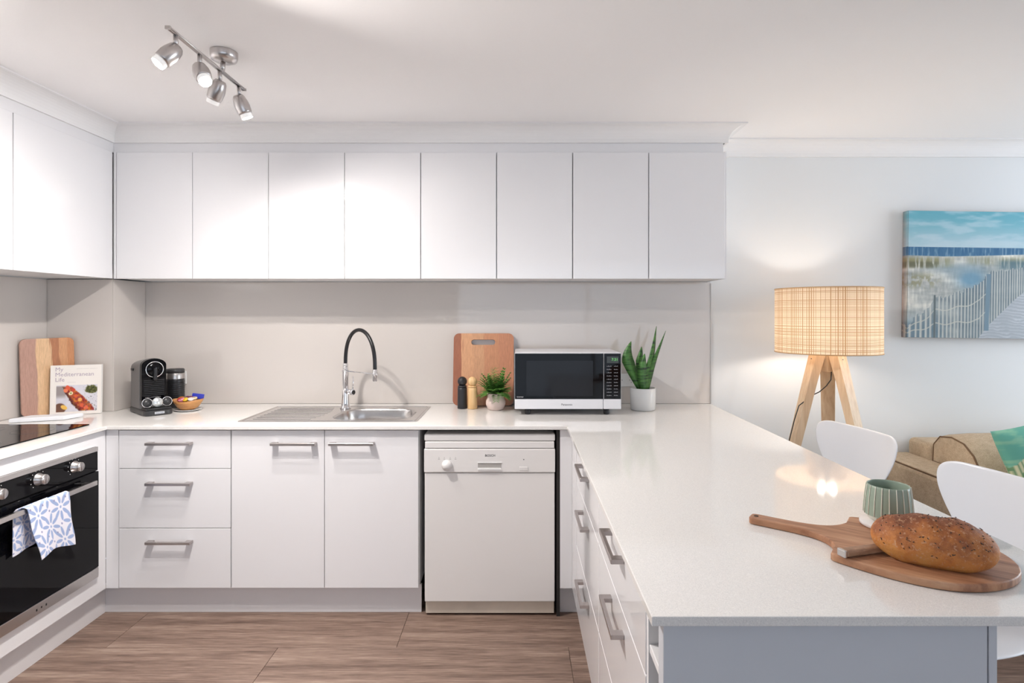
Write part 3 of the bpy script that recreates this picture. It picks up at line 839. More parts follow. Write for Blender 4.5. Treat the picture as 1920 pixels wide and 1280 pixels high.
# cookbook
def cover(U, V):
    c = np.ones(U.shape + (3,)) * np.array([240, 234, 228]) / 255.
    ph = (U > .12) & (U < .925) & (V > .055) & (V < .60)
    m = ph.astype(float)
    n = fbm(U * 9, V * 9, 3); n2 = fbm(U * 26, V * 26, 9); n3 = fbm(U * 40, V * 40, 15)
    g = np.stack([.84 + .1 * (n - .5), .83 + .1 * (n - .5), .86 + .1 * (n - .5)], -1)
    # grey plate rim shadow on the left
    g = mixc(g, (150, 140, 138), sstep(.33, .27, U) * sstep(.30, .42, V) * .9 * (1 - sstep(.56, .6, V)))
    # roasted piece from upper left to lower right
    cx = .30 + (.60 - V) * .78; w_ = .135 + .05 * np.sin((V) * 7)
    d = np.abs(U - cx) / w_
    body = (1 - sstep(.85, 1.05, d + .35 * (n2 - .5))) * sstep(.05, .09, V) * (1 - sstep(.54, .585, V))
    col = np.stack([.62 + .55 * (n2 - .4), .27 + .75 * (n2 - .45), .12 + .45 * (n3 - .45)], -1)
    dark = sstep(.35, .95, (U - cx) / w_ * -1) * .75
    col = col * (1 - dark[..., None] * .7)
    g = g * (1 - body[..., None]) + col * body[..., None]
    for (a, b_, r_, cc) in ((.34, .545, .055, (224, 92, 62)), (.45, .50, .04, (206, 70, 46)), (.30, .49, .045, (235, 130, 90)), (.40, .43, .045, (246, 224, 190)), (.40, .43, .022, (150, 160, 90)), (.50, .37, .04, (216, 92, 50)), (.58, .30, .045, (240, 170, 90)), (.62, .18, .05, (220, 96, 60)), (.70, .13, .05, (226, 110, 76))):
        g = mixc(g, cc, 1 - sstep(r_ * .75, r_, np.hypot(U - a, (V - b_)) + .03 * (n3 - .5)))
    # green salad at upper right, lemon at lower left
    sal = 1 - sstep(.10, .14, np.hypot((U - .80), (V - .50) * 1.5) + .06 * (n2 - .5))
    g = g * (1 - sal[..., None]) + np.stack([.30 + .7 * (n3 - .45), .31 + .6 * (n3 - .45), .12 + .3 * (n3 - .45)], -1) * sal[..., None]
    g = mixc(g, (104, 64, 44), (1 - sstep(.10, .13, np.hypot(U - .19, (V - .13) * 1.1))) * .9)
    g = mixc(g, (236, 190, 92), (1 - sstep(.05, .065, np.hypot((U - .27) + (V - .15) * .5, (V - .15) * 1.2))))
    g = mixc(g, (90, 96, 84), sstep(.66, .72, n3) * sstep(.62, .7, U) * .8)
    c = c * (1 - m[..., None]) + g * m[..., None]
    # small unreadable print lines
    c = mixc(c, (190, 184, 184), ((np.abs(V - .925) < .004) & (U > .5) & (U < .92) & (np.sin(U * 330) > -.4)).astype(float))
    c = mixc(c, (200, 194, 194), ((np.abs(V - .655) < .003) & (U > .33) & (U < .50) & (np.sin(U * 330) > -.4)).astype(float))
    return c
BW, BH = .216, .250
bk = thing('cookbook', 'white cookbook with a food photo standing against the corner wall', 'book', (-2.243, 2.941, ZT + .001))
b = B(); b.box(-BW / 2 + .003, BW / 2 - .003, .002, .020, .003, BH - .003); b.build('pages', PAPER, bk, local=True)
b = B(); b.box(-BW / 2, BW / 2, 0, .0022, 0, BH, bev=.0006, seg=1); b.box(-BW / 2, BW / 2, .0202, .0224, 0, BH, bev=.0006, seg=1); b.box(-BW / 2, -BW / 2 + .0022, .0022, .0202, 0, BH)
cv = b.build('cover', PAPER, bk, local=True)
print_grid('cover_print', (-BW / 2 + .001, -.0003, .001), (BW - .002, 0, 0), (0, 0, BH - .002), 150, 150, cover, attr_mat('printed_cover', .35), cv, local=True)
TITLE = plain('title_ink', rgb(176, 160, 176), .6)
def local_text(name, txt, size, mat, parent, m, **k):
    L = root_of(parent).location.copy(); root_of(parent).location = (0, 0, 0)
    t = text_mesh(name, txt, size, mat, parent, m, **k); root_of(parent).location = L; return t
for i, (tx, zz) in enumerate((('My', .229), ('Mediterranean', .203), ('Life', .177))):
    local_text('title_lettering', tx, .0285, TITLE, cv, Matrix.Translation((-BW / 2 + .020, -.0006, zz)) @ FACE_FRONT, align='LEFT', xscale=.97)
bk.rotation_euler = (R(-3.0), 0, R(22))

# white booklet beside the cooktop
b = B(); b.prism([(-.118, -.012), (.085, .040), (.125, .125), (-.085, .085)], 0, .020, bev=.005)
fl = b.build('folded_booklet', plain('white_card', (.84, .85, .88, 1), .5))
fl.location = (-2.262, 2.735, ZT + .0008); fl.rotation_euler = (0, 0, R(8))
tag(fl, 'white folded card booklet lying behind the cooktop', 'booklet')

# ------------------------------------------------------------------ coffee machine (faces +X/-Y)
cm = thing('coffee_machine', 'black and grey capsule coffee machine beside the corner wall', 'coffee machine', (-1.932, 3.035, ZT + .0008), R(48))
GREYP = plain('grey_side_plastic', (0.17, .165, .165, 1), .38)
DKGREY = plain('dark_grey_plastic', (0.035, .035, .037, 1), .35)
# local frame: front faces -Y
b = B(); b.prism(rrect(-.066, .066, -.175, .095, .03, 5), 0, .026, bev=.006); b.build('base', DKGREY, cm, local=True)
b = B()
prof = []
def arch(w_, z0_, ztop, n=14):
    o = [(-w_, z0_)]
    for i in range(n + 1):
        a = math.pi - math.pi * i / n; o.append((w_ * math.cos(a), ztop - w_ * .62 + w_ * .62 * math.sin(a)))
    o.append((w_, z0_)); return o
def arch_body(b, w_, z0_, ztop, y0, y1, ztop2=None):
    f = [(x, y0, z) for x, z in arch(w_, z0_, ztop)]; k = [(x, y1, z) for x, z in arch(w_, z0_, ztop2 or ztop)]
    b.rings([f, k], True, True, smooth=False)
arch_body(b, .059, .0265, .282, -.062, .08, .266); b.build('housing', GREYP, cm, local=True)
b = B(); arch_body(b, .056, .070, .281, -.088, -.0625); b.build('front_panel', BGLASS, cm, local=True)
b = B(); b.lathe([(.0375, 0), (.041, 0), (.041, .006), (.0375, .006), (.0375, 0)], (0, -.094, .226), 36, (0, -1, 0), cap0=False, cap1=False); rg = b.build('lever_ring', CHROME, cm, local=True)
b = B(); b.lathe([(.037, 0), (.035, .004), (.0001, .004)], (0, -.0885, .226), 32, (0, -1, 0), cap1=False); b.build('lever_disc', BGLASS, cm, local=True)
b = B(); b.box(-.007, .007, -.118, -.093, .185, .232, bev=.004); b.lathe([(.010, 0), (.008, -.022)], (0, -.106, .190), 16); b.build('spout', BLACK, cm, local=True)
b = B()
for i in range(9): b.box(-.046, .046, -.0905, -.0882, .092 + i * .0095, .0965 + i * .0095, bev=.0008, seg=1)
b.build('vent_slat', BLACK, cm, local=True)
B().box(-.040, .030, -.0915, -.0882, .083, .0855).build('trim_line', HANDLE, cm, local=True)
b = B(); b.box(-.058, .058, -.168, -.0885, .0265, .036, bev=.003); b.build('drip_tray', BLACK, cm, local=True)
for (xx, m_, nm) in ((-.0445, BLACK, 'pod_holder'), (.0445, BLACK, 'pod_holder')):
    b = B(); b.lathe([(.0215, 0), (.024, 0), (.024, .006), (.0215, .006), (.0215, 0)], (xx, -.134, .062), 26, (0, -1, .15), cap0=False, cap1=False); r_ = b.build(nm, CHROME, cm, local=True)
    b = B(); b.lathe([(.0215, .001), (.0215, .004), (.0001, .004)], (xx, -.134, .062), 24, (0, -1, .15), cap1=False); b.build('mesh_insert', DKGREY, r_, local=True)
b = B(); b.lathe([(.024, 0), (.025, .004), (.023, .009), (.0001, .011)], (0, -.139, .062), 28, (0, -1, .15), cap1=False); b.build('pod_lid', plain('pale_steel', (.75, .79, .8, 1), .25, .7), cm, local=True)
b = B(); b.box(-.066, -.0595, .03, .06, .215, .228, bev=.002); b.build('side_tab', BLACK, cm, local=True)
b = B(); b.box(-.022, .022, -.1765, -.1752, .008, .019, bev=.0005, seg=1); bd = b.build('badge', plain('badge_silver', (.7, .72, .75, 1), .3, .8), cm, local=True)
local_text('badge_lettering', 'DeLonghi', .0088, plain('badge_ink', (.2, .22, .3, 1), .5), bd, Matrix.Translation((0, -.1768, .0132)) @ FACE_FRONT)

# milk frother jug
mf = thing('milk_frother', 'black ribbed milk frother with steel collar behind the coffee machine', 'milk frother', (-1.878, 3.18, ZT + .0008))
b = B(); pr = [(.046, 0), (.047, .004)]
for i in range(12): pr += [(.0445, .012 + i * .011), (.0458, .0145 + i * .011), (.0458, .0195 + i * .011)]
pr += [(.0445, .150), (.0445, .156)]
b.lathe(pr, (0, 0, 0), 36); b.build('jug', BLACK, mf, local=True)
b = B(); b.lathe([(.0452, .1565), (.0452, .186), (.0440, .188)], (0, 0, 0), 36, cap0=False); b.build('collar', STEEL, mf, local=True)
b = B(); b.lathe([(.0455, .1885), (.0455, .205), (.042, .210), (.0001, .211)], (0, 0, 0), 36, cap1=False); b.build('lid', DKGREY, mf, local=True)

# wall sockets
def socket(label, xc, zc, w_=.116, h_=.074):
    s_ = thing('power_socket', label, 'power socket', (xc, YB - SPL - .0005, zc))
    b = B(); b.box(-w_ / 2, w_ / 2, -.009, -.0002, -h_ / 2, h_ / 2, bev=.003); b.build('plate', WHITEP, s_, local=True)
    for xx in (-.03, .03):
        b = B(); b.box(xx - .009, xx - .007, -.0096, -.0091, -.004, .004); b.box(xx + .007, xx + .009, -.0096, -.0091, -.004, .004); b.box(xx - .001, xx + .001, -.0096, -.0091, -.017, -.009)
        b.build('pin_slot', DARKGAP, s_, local=True)
        b = B(); b.box(xx - .006, xx + .006, -.0125, -.0091, .016, .029, bev=.001, seg=1); b.build('switch', WHITEP, s_, local=True)
    return s_
socket('white double power socket behind the milk frother', -1.936, 1.028)
socket('white double power socket between the microwave and snake plant', 0.616, 1.014)

# wooden bowl on a white saucer with wrapped sweets
BXc, BYc = -1.752, 3.075
b = B(); b.lathe([(.0001, 0), (.045, 0), (.066, .006), (.067, .008), (.045, .0035), (.0001, .003)], (0, 0, 0), 36, cap0=False, cap1=False)
sa = b.build('saucer', PORC); sa.location = (BXc + .004, BYc, ZT + .0008); tag(sa, 'small white saucer under the wooden bowl', 'saucer')
BWOOD = wood('bowl_wood', [(.3, rgb(168, 108, 60)), (.5, rgb(204, 146, 88)), (.7, rgb(226, 176, 118))], (3, 3, 14), 6, 2, .4)
b = B(); seg = 36
def bowl_ring(r, z, k=1.0):
    o = []
    for i in range(seg):
        a = 2 * math.pi * i / seg
        sx = 1.0 + .16 * max(0, math.cos(a)) ** 3
        o.append((r * sx * math.cos(a), r * .86 * math.sin(a), z + .010 * k * (math.cos(a) ** 2) * (r / .07)))
    return o
b.rings([bowl_ring(.001, .0, 0), bowl_ring(.030, .0, 0), bowl_ring(.050, .012, .3), bowl_ring(.066, .034, .8), bowl_ring(.0715, .046, 1), bowl_ring(.068, .047, 1), bowl_ring(.060, .034, .8), bowl_ring(.044, .016, .3), bowl_ring(.001, .010, 0)], False, False)
bo = b.build('wooden_bowl', BWOOD); bo.location = (BXc, BYc, ZT + .0048); tag(bo, 'small wooden leaf-shaped bowl of sweets beside the coffee machine', 'bowl')
sw_cols = [('yellow', rgb(238, 200, 52)), ('red', rgb(196, 52, 58)), ('pink', rgb(228, 140, 160)), ('purple', rgb(104, 44, 96)), ('orange', rgb(228, 140, 60)), ('white', rgb(232, 226, 224)), ('plum', rgb(130, 40, 70)), ('cream', rgb(236, 214, 170))]
spots = [(.004, -.026, .047), (-.030, -.014, .046), (-.012, -.032, .046), (-.010, .010, .050), (-.038, .010, .047), (.030, -.020, .047), (.012, .004, .052), (.034, .006, .048)]
for (nm, c_), (sx, sy, sz) in zip(sw_cols, spots):
    b = B(); b.lathe([(.0095, -.008), (.0125, -.006), (.0125, .005), (.009, .008)], (0, 0, 0), 14, (random.uniform(-.5, .5), random.uniform(-.8, -.1), 1))
    b.lathe([(.0125, .005), (.0155, .0055), (.0155, .0065), (.0125, .007)], (0, 0, 0), 14, (random.uniform(-.3, .3), random.uniform(-.6, -.1), 1))
    o = b.build('wrapped_sweet', plain('foil_' + nm, c_, .3, .15)); o.location = (BXc + sx, BYc + sy, ZT + sz); o.location.z += .011; tag(o, '%s wrapped sweet in the wooden bowl' % nm, 'sweet', 'sweets in the wooden bowl')
b = B(); b.box(-.030, .030, -.010, .010, -.012, .016, bev=.003); o = b.build('sachet', plain('foil_blue', rgb(52, 64, 190), .35))
o.location = (BXc + .040, BYc + .030, ZT + .068); o.rotation_euler = (R(-12), R(4), R(-8)); tag(o, 'blue sachet sticking out of the wooden bowl', 'sachet')

# ------------------------------------------------------------------ mills, fern, microwave, snake plant
def mill(label, x, y, mat):
    o = thing('pepper_mill', label, 'pepper mill', (x, y, ZT + .0008), 0, 'pair of mills')
    b = B(); b.lathe([(.0255, 0), (.0262, .002), (.0255, .05), (.0252, .095), (.0250, .112), (.021, .1145)], (0, 0, 0), 28); b.build('body', mat, o, local=True)
    b = B(); b.lathe([(.0205, .1147), (.0245, .117), (.0245, .121), (.020, .1245)], (0, 0, 0), 28); b.build('neck', mat, o, local=True)
    b = B(); pr = [(.014, .1246)]
    for i in range(1, 12):
        a = -1.0 + (math.pi / 2 + 1.0) * i / 12; pr.append((.0256 * math.cos(a), .1460 + .0256 * math.sin(a)))
    pr.append((.0001, .1717)); b.lathe(pr, (0, 0, 0), 28, cap1=False); b.build('knob', mat, o, local=True)
mill('black turned pepper mill beside the pale wooden mill', -0.298, 3.135, plain('black_stain', (.018, .018, .022, 1), .45))
mill('pale beech pepper mill between the black mill and fern pot', -0.242, 3.125, wood('beech', [(.3, rgb(214, 170, 116)), (.6, rgb(236, 198, 146)), (.8, rgb(244, 212, 166))], (30, 30, 2), 4, 2, .45))

def leaf_blade(b, p0, d, up, L, w_, curl, n=6, fold=.25):
    """a pointed leaf as a folded strip"""
    d = Vector(d).normalized(); side = d.cross(Vector(up)).normalized(); nrm = side.cross(d).normalized()
    rows = []
    for i in range(n + 1):
        t = i / n; c = Vector(p0) + d * (L * t) - nrm * (curl * L * t * t)
        ww = w_ * math.sin(math.pi * min(1, .08 + .92 * t) ** .8) if t < 1 else 0.0002
        rows.append((c - side * ww + nrm * ww * fold, c, c + side * ww + nrm * ww * fold))
    for a, e in zip(rows[:-1], rows[1:]):
        b.poly([a[0], a[1], e[1], e[0]], True); b.poly([a[1], a[2], e[2], e[1]], True)
fn = thing('potted_fern', 'small green fern in a blush pot before the leaning board', 'plant', (-0.116, 3.095, ZT + .0008))
b = B(); b.lathe([(.0001, 0), (.036, 0), (.044, .008), (.0525, .030), (.052, .048), (.044, .066), (.043, .078), (.0465, .088), (.044, .088), (.040, .078), (.040, .070), (.0001, .070)], (0, 0, 0), 36, cap0=False, cap1=False)
b.build('pot', plain('blush_ceramic', rgb(226, 205, 198), .45, var=.04, vscale=20), fn, local=True)
b = B(); b.lathe([(.0398, .0712), (.02, .076), (.0001, .077)], (0, 0, 0), 20, cap0=False, cap1=False); b.build('soil', plain('soil', (.03, .02, .014, 1), .9), fn, local=True)
FERN = plain('fern_green', rgb(96, 146, 66), .5, var=.4, vscale=30)
rnd = random.Random(4)
for k in range(84):
    a = rnd.uniform(0, 2 * math.pi); tilt = .12 + 1.25 * rnd.random() ** 1.25; L = rnd.uniform(.085, .150)
    d0 = Vector((math.cos(a) * math.sin(tilt), math.sin(a) * math.sin(tilt), math.cos(tilt)))
    if d0.y > .3: L *= .55
    if d0.x * L > .058: L = .058 / d0.x
    if d0.x * L < -.070: L = -.070 / d0.x
    b = B(); rs_ = rnd.uniform(.004, .026); p = Vector((math.cos(a) * rs_, math.sin(a) * rs_, .078)); path = []
    for i in range(9):
        t = i / 8; path.append(p + d0 * L * t + Vector((0, 0, -.45 * L * t * t * math.sin(tilt))))
    b.tube(path, [.0011 - .0008 * i / 8 for i in range(9)], 4)
    for i in range(2, 9):
        t = i / 8; ta = (path[i] - path[i - 1]).normalized(); sd = ta.cross(Vector((0, 0, 1))).normalized()
        for s_ in (-1, 1):
            leaf_blade(b, path[i], ta * .6 + sd * s_ * .9 + Vector((0, 0, .15)), (0, 0, 1), .030 * (1 - .5 * t) + .005, .0066 * (1.1 - .5 * t), .25, n=3)
    b.build('frond', FERN, fn, local=True)

# microwave
MX0, MX1, MY0, MY1, MZ0, MZ1 = -0.0134, 0.524, 2.922, 3.262, 0.909, 1.194
mw = thing('microwave', 'white microwave oven with a black glass door on the bench', 'microwave', ((MX0 + MX1) / 2, 3.09, ZT + .0005))
MWHITE = plain('microwave_white', (.80, .80, .83, 1), .3)
B().box(MX0 + .002, MX1 - .002, MY0 + .022, MY1, MZ0 + .003, MZ1, bev=.004).build('housing', MWHITE, mw)
xs_ = (1131.5 - 970) / 372.
dr = B().box(MX0, xs_ - .001, MY0, MY0 + .0215, MZ0, MZ1 - .001, bev=.003).build('door', MWHITE, mw)
pn = B().box(xs_ + .001, MX1, MY0, MY0 + .0215, MZ0, MZ1 - .001, bev=.003).build('control_panel', MWHITE, mw)
gz0 = 1.39 - (748 - 588) / 372.; gz1 = 1.39 - (662.5 - 588) / 372.
B().box(MX0 + .001, xs_ - .0015, MY0 - .0015, MY0 + .0005, gz0, gz1, bev=.0006, seg=1).build('door_glass', BGLASS, dr)
wx0, wx1 = (987 - 970) / 372., (1112 - 970) / 372.; wz0, wz1 = 1.39 - (742 - 588) / 372., 1.39 - (676 - 588) / 372.
B().box(wx0, wx1, MY0 - .0019, MY0 - .0016, wz0, wz1).build('window_screen', plain('window_mesh', (.008, .008, .010, 1), .08, spec=.25), dr)
B().box(xs_ + .003, MX1 - .002, MY0 - .0015, MY0 + .0005, gz0, gz1, bev=.0006, seg=1).build('touch_panel', BGLASS, pn)
ccx = (1149 - 970) / 372.
B().box(ccx - .030, ccx + .029, MY0 - .0019, MY0 - .0016, 1.39 - (680.5 - 588) / 372., 1.39 - (668 - 588) / 372.).build('display', plain('display_grey', (.035, .04, .038, 1), .2), pn)
text_mesh('clock_digits', '7:31', .0195, plain('green_digits', (.1, .5, .1, 1), .4, emis=(.25, .9, .2, 1), estr=.18), pn, face_front(ccx + .010, MY0 - .0022, 1.39 - (674 - 588) / 372.))
kb = B()
for r_ in range(10):
    zz = 1.39 - (686.5 + r_ * 6.1 - 588) / 372.
    for (cx_, ww) in ((ccx - .018, .012), (ccx + .016, .010)):
        for k in range(4):
            x_ = cx_ - ww + k * ww * .52
            kb.box(x_, x_ + ww * .36, MY0 - .0019, MY0 - .0015, zz - .0012, zz + .0012 + .0012 * ((r_ + k) % 2))
kb.build('key_print', plain('key_grey', (.32, .32, .34, 1), .5), pn)
text_mesh('brand_lettering', 'Panasonic', .0145, plain('brand_ink', (.05, .05, .07, 1), .5), dr, face_front((1063 - 970) / 372., MY0 - .0003, 1.39 - (758.5 - 588) / 372.))
text_mesh('lettering', 'Inverter', .0105, plain('pale_ink', (.6, .6, .62, 1), .5), dr, face_front((975 - 970) / 372. + .001, MY0 - .0018, 1.39 - (745 - 588) / 372. + .003))
for fx in (MX0 + .066, MX1 - .070):
    for fy in (MY0 + .035, MY1 - .03):
        B().lathe([(.013, 0), (.015, .004), (.015, .0335)], (fx, fy, ZT + .0006), 16).build('foot', BLACK, mw)

# snake plant
sn = thing('snake_plant', 'upright snake plant in a white pot right of the microwave', 'plant', (0.671, 3.095, ZT + .0008))
b = B(); b.lathe([(.0001, 0), (.060, 0), (.0655, .004), (.0675, .115), (.0655, .117), (.063, .115), (.062, .104), (.0001, .104)], (0, 0, 0), 40, cap0=False, cap1=False); b.build('pot', PORC, sn, local=True)
b = B(); b.lathe([(.0618, .1045), (.03, .108), (.0001, .109)], (0, 0, 0), 20, cap0=False, cap1=False); b.build('soil', plain('soil', (.03, .02, .014, 1), .9), sn, local=True)
q = NT('snake_leaf'); v = q.coord((8, 8, 60)); n1 = q.noise(v, 1.3, 4, .6)
q.l(q.ramp(n1, [(.36, rgb(24, 52, 24)), (.47, rgb(58, 108, 44)), (.56, rgb(84, 140, 62)), (.68, rgb(44, 86, 38))]), q.p.inputs['Base Color']); q.p.inputs['Roughness'].default_value = .38
SNAKE = q.m
def snake(pts, ws, twist, face):
    b = B(); rows = []; n = 14
    pts = [Vector(p) for p in pts]
    def cr(t):
        f = t * (len(pts) - 1); i = min(int(f), len(pts) - 2); u = f - i
        g = lambda k: pts[max(0, min(len(pts) - 1, k))]
        p0, p1, p2, p3 = g(i - 1), g(i), g(i + 1), g(i + 2)
        return .5 * ((2 * p1) + (p2 - p0) * u + (2 * p0 - 5 * p1 + 4 * p2 - p3) * u * u + (3 * p1 - p0 - 3 * p2 + p3) * u ** 3)
    for i in range(n + 1):
        t = i / n; c = cr(t); f = t * (len(ws) - 1); k = min(int(f), len(ws) - 2); w_ = ws[k] + (ws[k + 1] - ws[k]) * (f - k)
        a = face + twist * t; sd = Vector((math.cos(a), math.sin(a), 0)); nr = Vector((math.sin(a), -math.cos(a), 0))
        th = .0022 * (1 - .7 * t)
        rows.append([c - sd * w_ - nr * w_ * -.25 * -1, c - nr * th * -1 * -1 + nr * (w_ * .25) * -1 + nr * 0, c + sd * w_ - nr * w_ * .25, c + nr * (-w_ * .25 + 2 * th) * 1])
    b.rings(rows, True, True); return b
SN = [([(-.012, -.01, .105), (-.045, -.015, .18), (-.078, -.02, .255), (-.082, -.018, .31), (-.066, -.015, .365)], [.017, .030, .036, .024, .001], .2, .15),
      ([(-.004, -.02, .105), (-.012, -.028, .17), (-.010, -.030, .22), (-.004, -.028, .26), (.004, -.024, .30)], [.016, .023, .025, .016, .001], .1, -.1),
      ([(.000, .012, .105), (-.010, .018, .20), (-.012, .02, .26), (-.006, .02, .30), (-.002, .02, .335)], [.015, .020, .021, .013, .001], .3, .1),
      ([(.014, -.005, .105), (.020, -.01, .18), (.038, -.012, .25), (.056, -.012, .33), (.070, -.01, .445)], [.018, .026, .022, .018, .001], .5, .3),
      ([(.020, .005, .105), (.036, .0, .18), (.062, .0, .26), (.094, .004, .34), (.124, .006, .42)], [.016, .022, .018, .011, .001], .7, .1)]
for a in SN: snake(*a).build('leaf', SNAKE, sn, local=True)

# ------------------------------------------------------------------ peninsula: paddle board, loaf, knife, cup
PBX, PBY = 0.7305, 1.309
ua = Vector((.80, -.60)); va = Vector((.60, .80))
half = [(-.196, .010), (-.194, .016), (-.185, .0195), (-.14, .019), (-.095, .0195), (-.055, .026), (-.030, .038), (-.012, .058), (-.004, .075), (0.0, .085), (.0, .132), (.006, .139), (.05, .152), (.10, .162), (.14, .164), (.18, .160), (.215, .148), (.25, .124), (.28, .090), (.300, .052)]
def chaikin(p):
    q_ = [p[0]]
    for m_, n_ in zip(p[:-1], p[1:]): q_ += [(m_[0] * .75 + n_[0] * .25, m_[1] * .75 + n_[1] * .25), (m_[0] * .25 + n_[0] * .75, m_[1] * .25 + n_[1] * .75)]
    return q_ + [p[-1]]
neck_, body_ = half[:10], half[10:] + [(.308, .018)]
for _ in range(2): neck_ = chaikin(neck_); body_ = chaikin(body_)
half = neck_ + body_
ol = [(u, -v_) for u, v_ in half] + [(.3085, 0)] + [(u, v_) for u, v_ in reversed(half)]
PADW = wood('paddle_wood', [(.28, rgb(112, 72, 50)), (.42, rgb(150, 102, 74)), (.54, rgb(178, 130, 98)), (.72, rgb(202, 158, 124))], (1.2, 11, 4), 9, 2.2, .42)
PTH = .016
b = B(); b.prism(ol, 0, PTH, bev=.003)
pbd = b.build('paddle_board', PADW); pbd.location = (PBX, PBY, ZT + .0008); pbd.rotation_euler = (0, 0, math.atan2(-.60, .80))
tag(pbd, 'long handled wooden paddle board lying on the peninsula', 'serving board')
b = B(); b.cyl((-.182, 0, PTH + .0003), (-.182, 0, PTH + .0007), .0055, seg=16); b.build('hang_hole', plain('hole_dark', (.05, .03, .02, 1), .8), pbd, local=True)
ZP = ZT + .0008 + PTH
# bread loaf
lf = thing('bread_loaf', 'seeded brown bread loaf on the paddle board', 'bread', (0.833, 1.163, ZP + .0005), math.atan2(-.50, .866))
q = NT('crust'); v = q.coord(); tc = q.n('ShaderNodeTexCoord'); spz = q.n('ShaderNodeSeparateXYZ'); q.l(tc.outputs['Object'], spz.inputs[0])
n1 = q.noise(v, 18, 5, .65); n2 = q.noise(v, 150, 3, .7)
hm = q.n('ShaderNodeMath', operation='MULTIPLY_ADD'); q.l(spz.outputs[2], hm.inputs[0]); hm.inputs[1].default_value = 5.6; q.l(n1, hm.inputs[2])
c1 = q.ramp(hm.outputs[0], [(.40, rgb(206, 150, 82)), (.72, rgb(192, 120, 58)), (.88, rgb(150, 86, 46)), (1.0, rgb(122, 70, 44))])
fl_ = q.ramp(n2, [(.55, (0, 0, 0, 1)), (.70, (1, 1, 1, 1))])
mx = q.n('ShaderNodeMix', data_type='RGBA'); q.l(fl_, mx.inputs[0]); q.l(c1, mx.inputs[6]); mx.inputs[7].default_value = rgb(196, 150, 112); q.l(mx.outputs[2], q.p.inputs['Base Color'])
q.p.inputs['Roughness'].default_value = .6; q.bump(q.noise(v, 60, 6, .7), .7, .004)
b = B(); rr = []; nL, nS = 40, 32
LL, LW, LH = .106, .060, .090
def loaf_r(t, a):
    x = -LL + 2 * LL * t
    e = math.sqrt(max(0.0, 1 - abs(2 * t - 1) ** 2.3))
    e = max(e, .02)
    cy_, cz_ = math.cos(a), math.sin(a)
    y = LW * e * cy_ * (1.0 - .06 * cz_)
    zz = LH * .40 + (LH * .60 * e ** .9 * cz_ if cz_ > 0 else LH * .40 * min(1.0, e * 1.12) * max(cz_, -.72) / .72)
    # lengthways slash on top
    s_ = math.exp(-((y - .012) / .007) ** 2) * max(0, cz_) * e
    zz -= .007 * s_ * (1 if abs(t - .5) < .36 else 0)
    nz = mnoise.noise(Vector((x * 22, y * 22, zz * 22))) * .0035 + mnoise.noise(Vector((x * 70, y * 70, zz * 70))) * .0012
    k = 1 + nz / .05
    return (x, y * k, max(0.0, zz * k))
for i in range(nL + 1):
    rr.append([loaf_r((1 - math.cos(math.pi * i / nL)) / 2, 2 * math.pi * j / nS) for j in range(nS)])
b.rings(rr, True, True); b.build('crust', q.m, lf, local=True)
sd = B(); rnd = random.Random(11)
for k in range(170):
    t = rnd.uniform(.05, .95); a = rnd.uniform(.0, math.pi) if k % 5 else rnd.uniform(-.3, math.pi + .3)
    p = Vector(loaf_r(t, a)); nrm = Vector((0.25 * (2 * t - 1), math.cos(a), math.sin(a) + .1)).normalized()
    tan = nrm.cross(Vector((rnd.uniform(-1, 1), rnd.uniform(-1, 1), rnd.uniform(-1, 1)))).normalized()
    sd.lathe([(.0001, -.0022), (.0010, 0), (.0001, .0022)], p + nrm * .0004, 5, tan, cap0=False, cap1=False)
so = sd.build('seeds', plain('seed_dark', (.045, .03, .022, 1), .5), lf, local=True); so['kind'] = 'stuff'
# knife
kf = thing('bread_knife', 'bread knife with wooden handle tucked beside the loaf', 'knife', (0.664, 1.180, ZP + .0008))
kd = Vector((.112, .030, 0)).normalized()
b = B(); b.bar(Vector((0, 0, .008)), kd * .105 + Vector((0, 0, .008)), .020, .014, bev=.004); b.build('handle', wood('knife_wood', [(.3, rgb(120, 84, 62)), (.6, rgb(176, 138, 110)), (.8, rgb(206, 176, 150))], (6, 6, 30), 8, 3, .4), kf, local=True)
b = B(); b.bar(Vector((0, 0, .008)) - kd * .006, Vector((0, 0, .008)) + kd * .001, .021, .015, bev=.002); b.build('end_cap', STEEL, kf, local=True)
b = B(); b.bar(kd * .105 + Vector((0, 0, .007)), kd * .130 + Vector((0, 0, .007)), .022, .0016); b.build('blade', STEEL, kf, local=True)
# coaster and cup
CX, CY = 0.872, 1.362
b = B(); b.lathe([(.0001, 0), (.052, 0), (.0545, .002), (.0545, .008), (.053, .0095), (.0001, .0095)], (0, 0, 0), 44, cap0=False, cap1=False)
co = b.build('coaster', plain('marble_white', (.80, .77, .76, 1), .3, var=.05, vscale=25)); co.location = (CX - .010, CY - .008, ZP + .0006); tag(co, 'round white marble coaster under the striped cup', 'coaster')
cu = thing('cup', 'grey green ceramic cup with pale vertical stripes on a coaster', 'cup', (CX, CY, ZP + .0108))
GREEN = plain('celadon_glaze', rgb(150, 166, 150), .35); CREAM = plain('cream_stripe', rgb(226, 226, 212), .4)
b = B(); ns_ = 96
prof = [(.030, 0.0), (.040, .002), (.0465, .010), (.0500, .014), (.0495, .030), (.0475, .055), (.0445, .078), (.0438, .083), (.0425, .0835), (.0415, .081), (.044, .055), (.046, .025), (.040, .010), (.001, .008)]
rows = [[(r * math.cos(2 * math.pi * i / ns_), r * math.sin(2 * math.pi * i / ns_), z) for i in range(ns_)] for r, z in prof]
b.rings(rows[:4], True, False); b.build('foot', CREAM, cu, local=True)
b = B(); vr = [[b.bm.verts.new(p) for p in r] for r in rows[3:]]
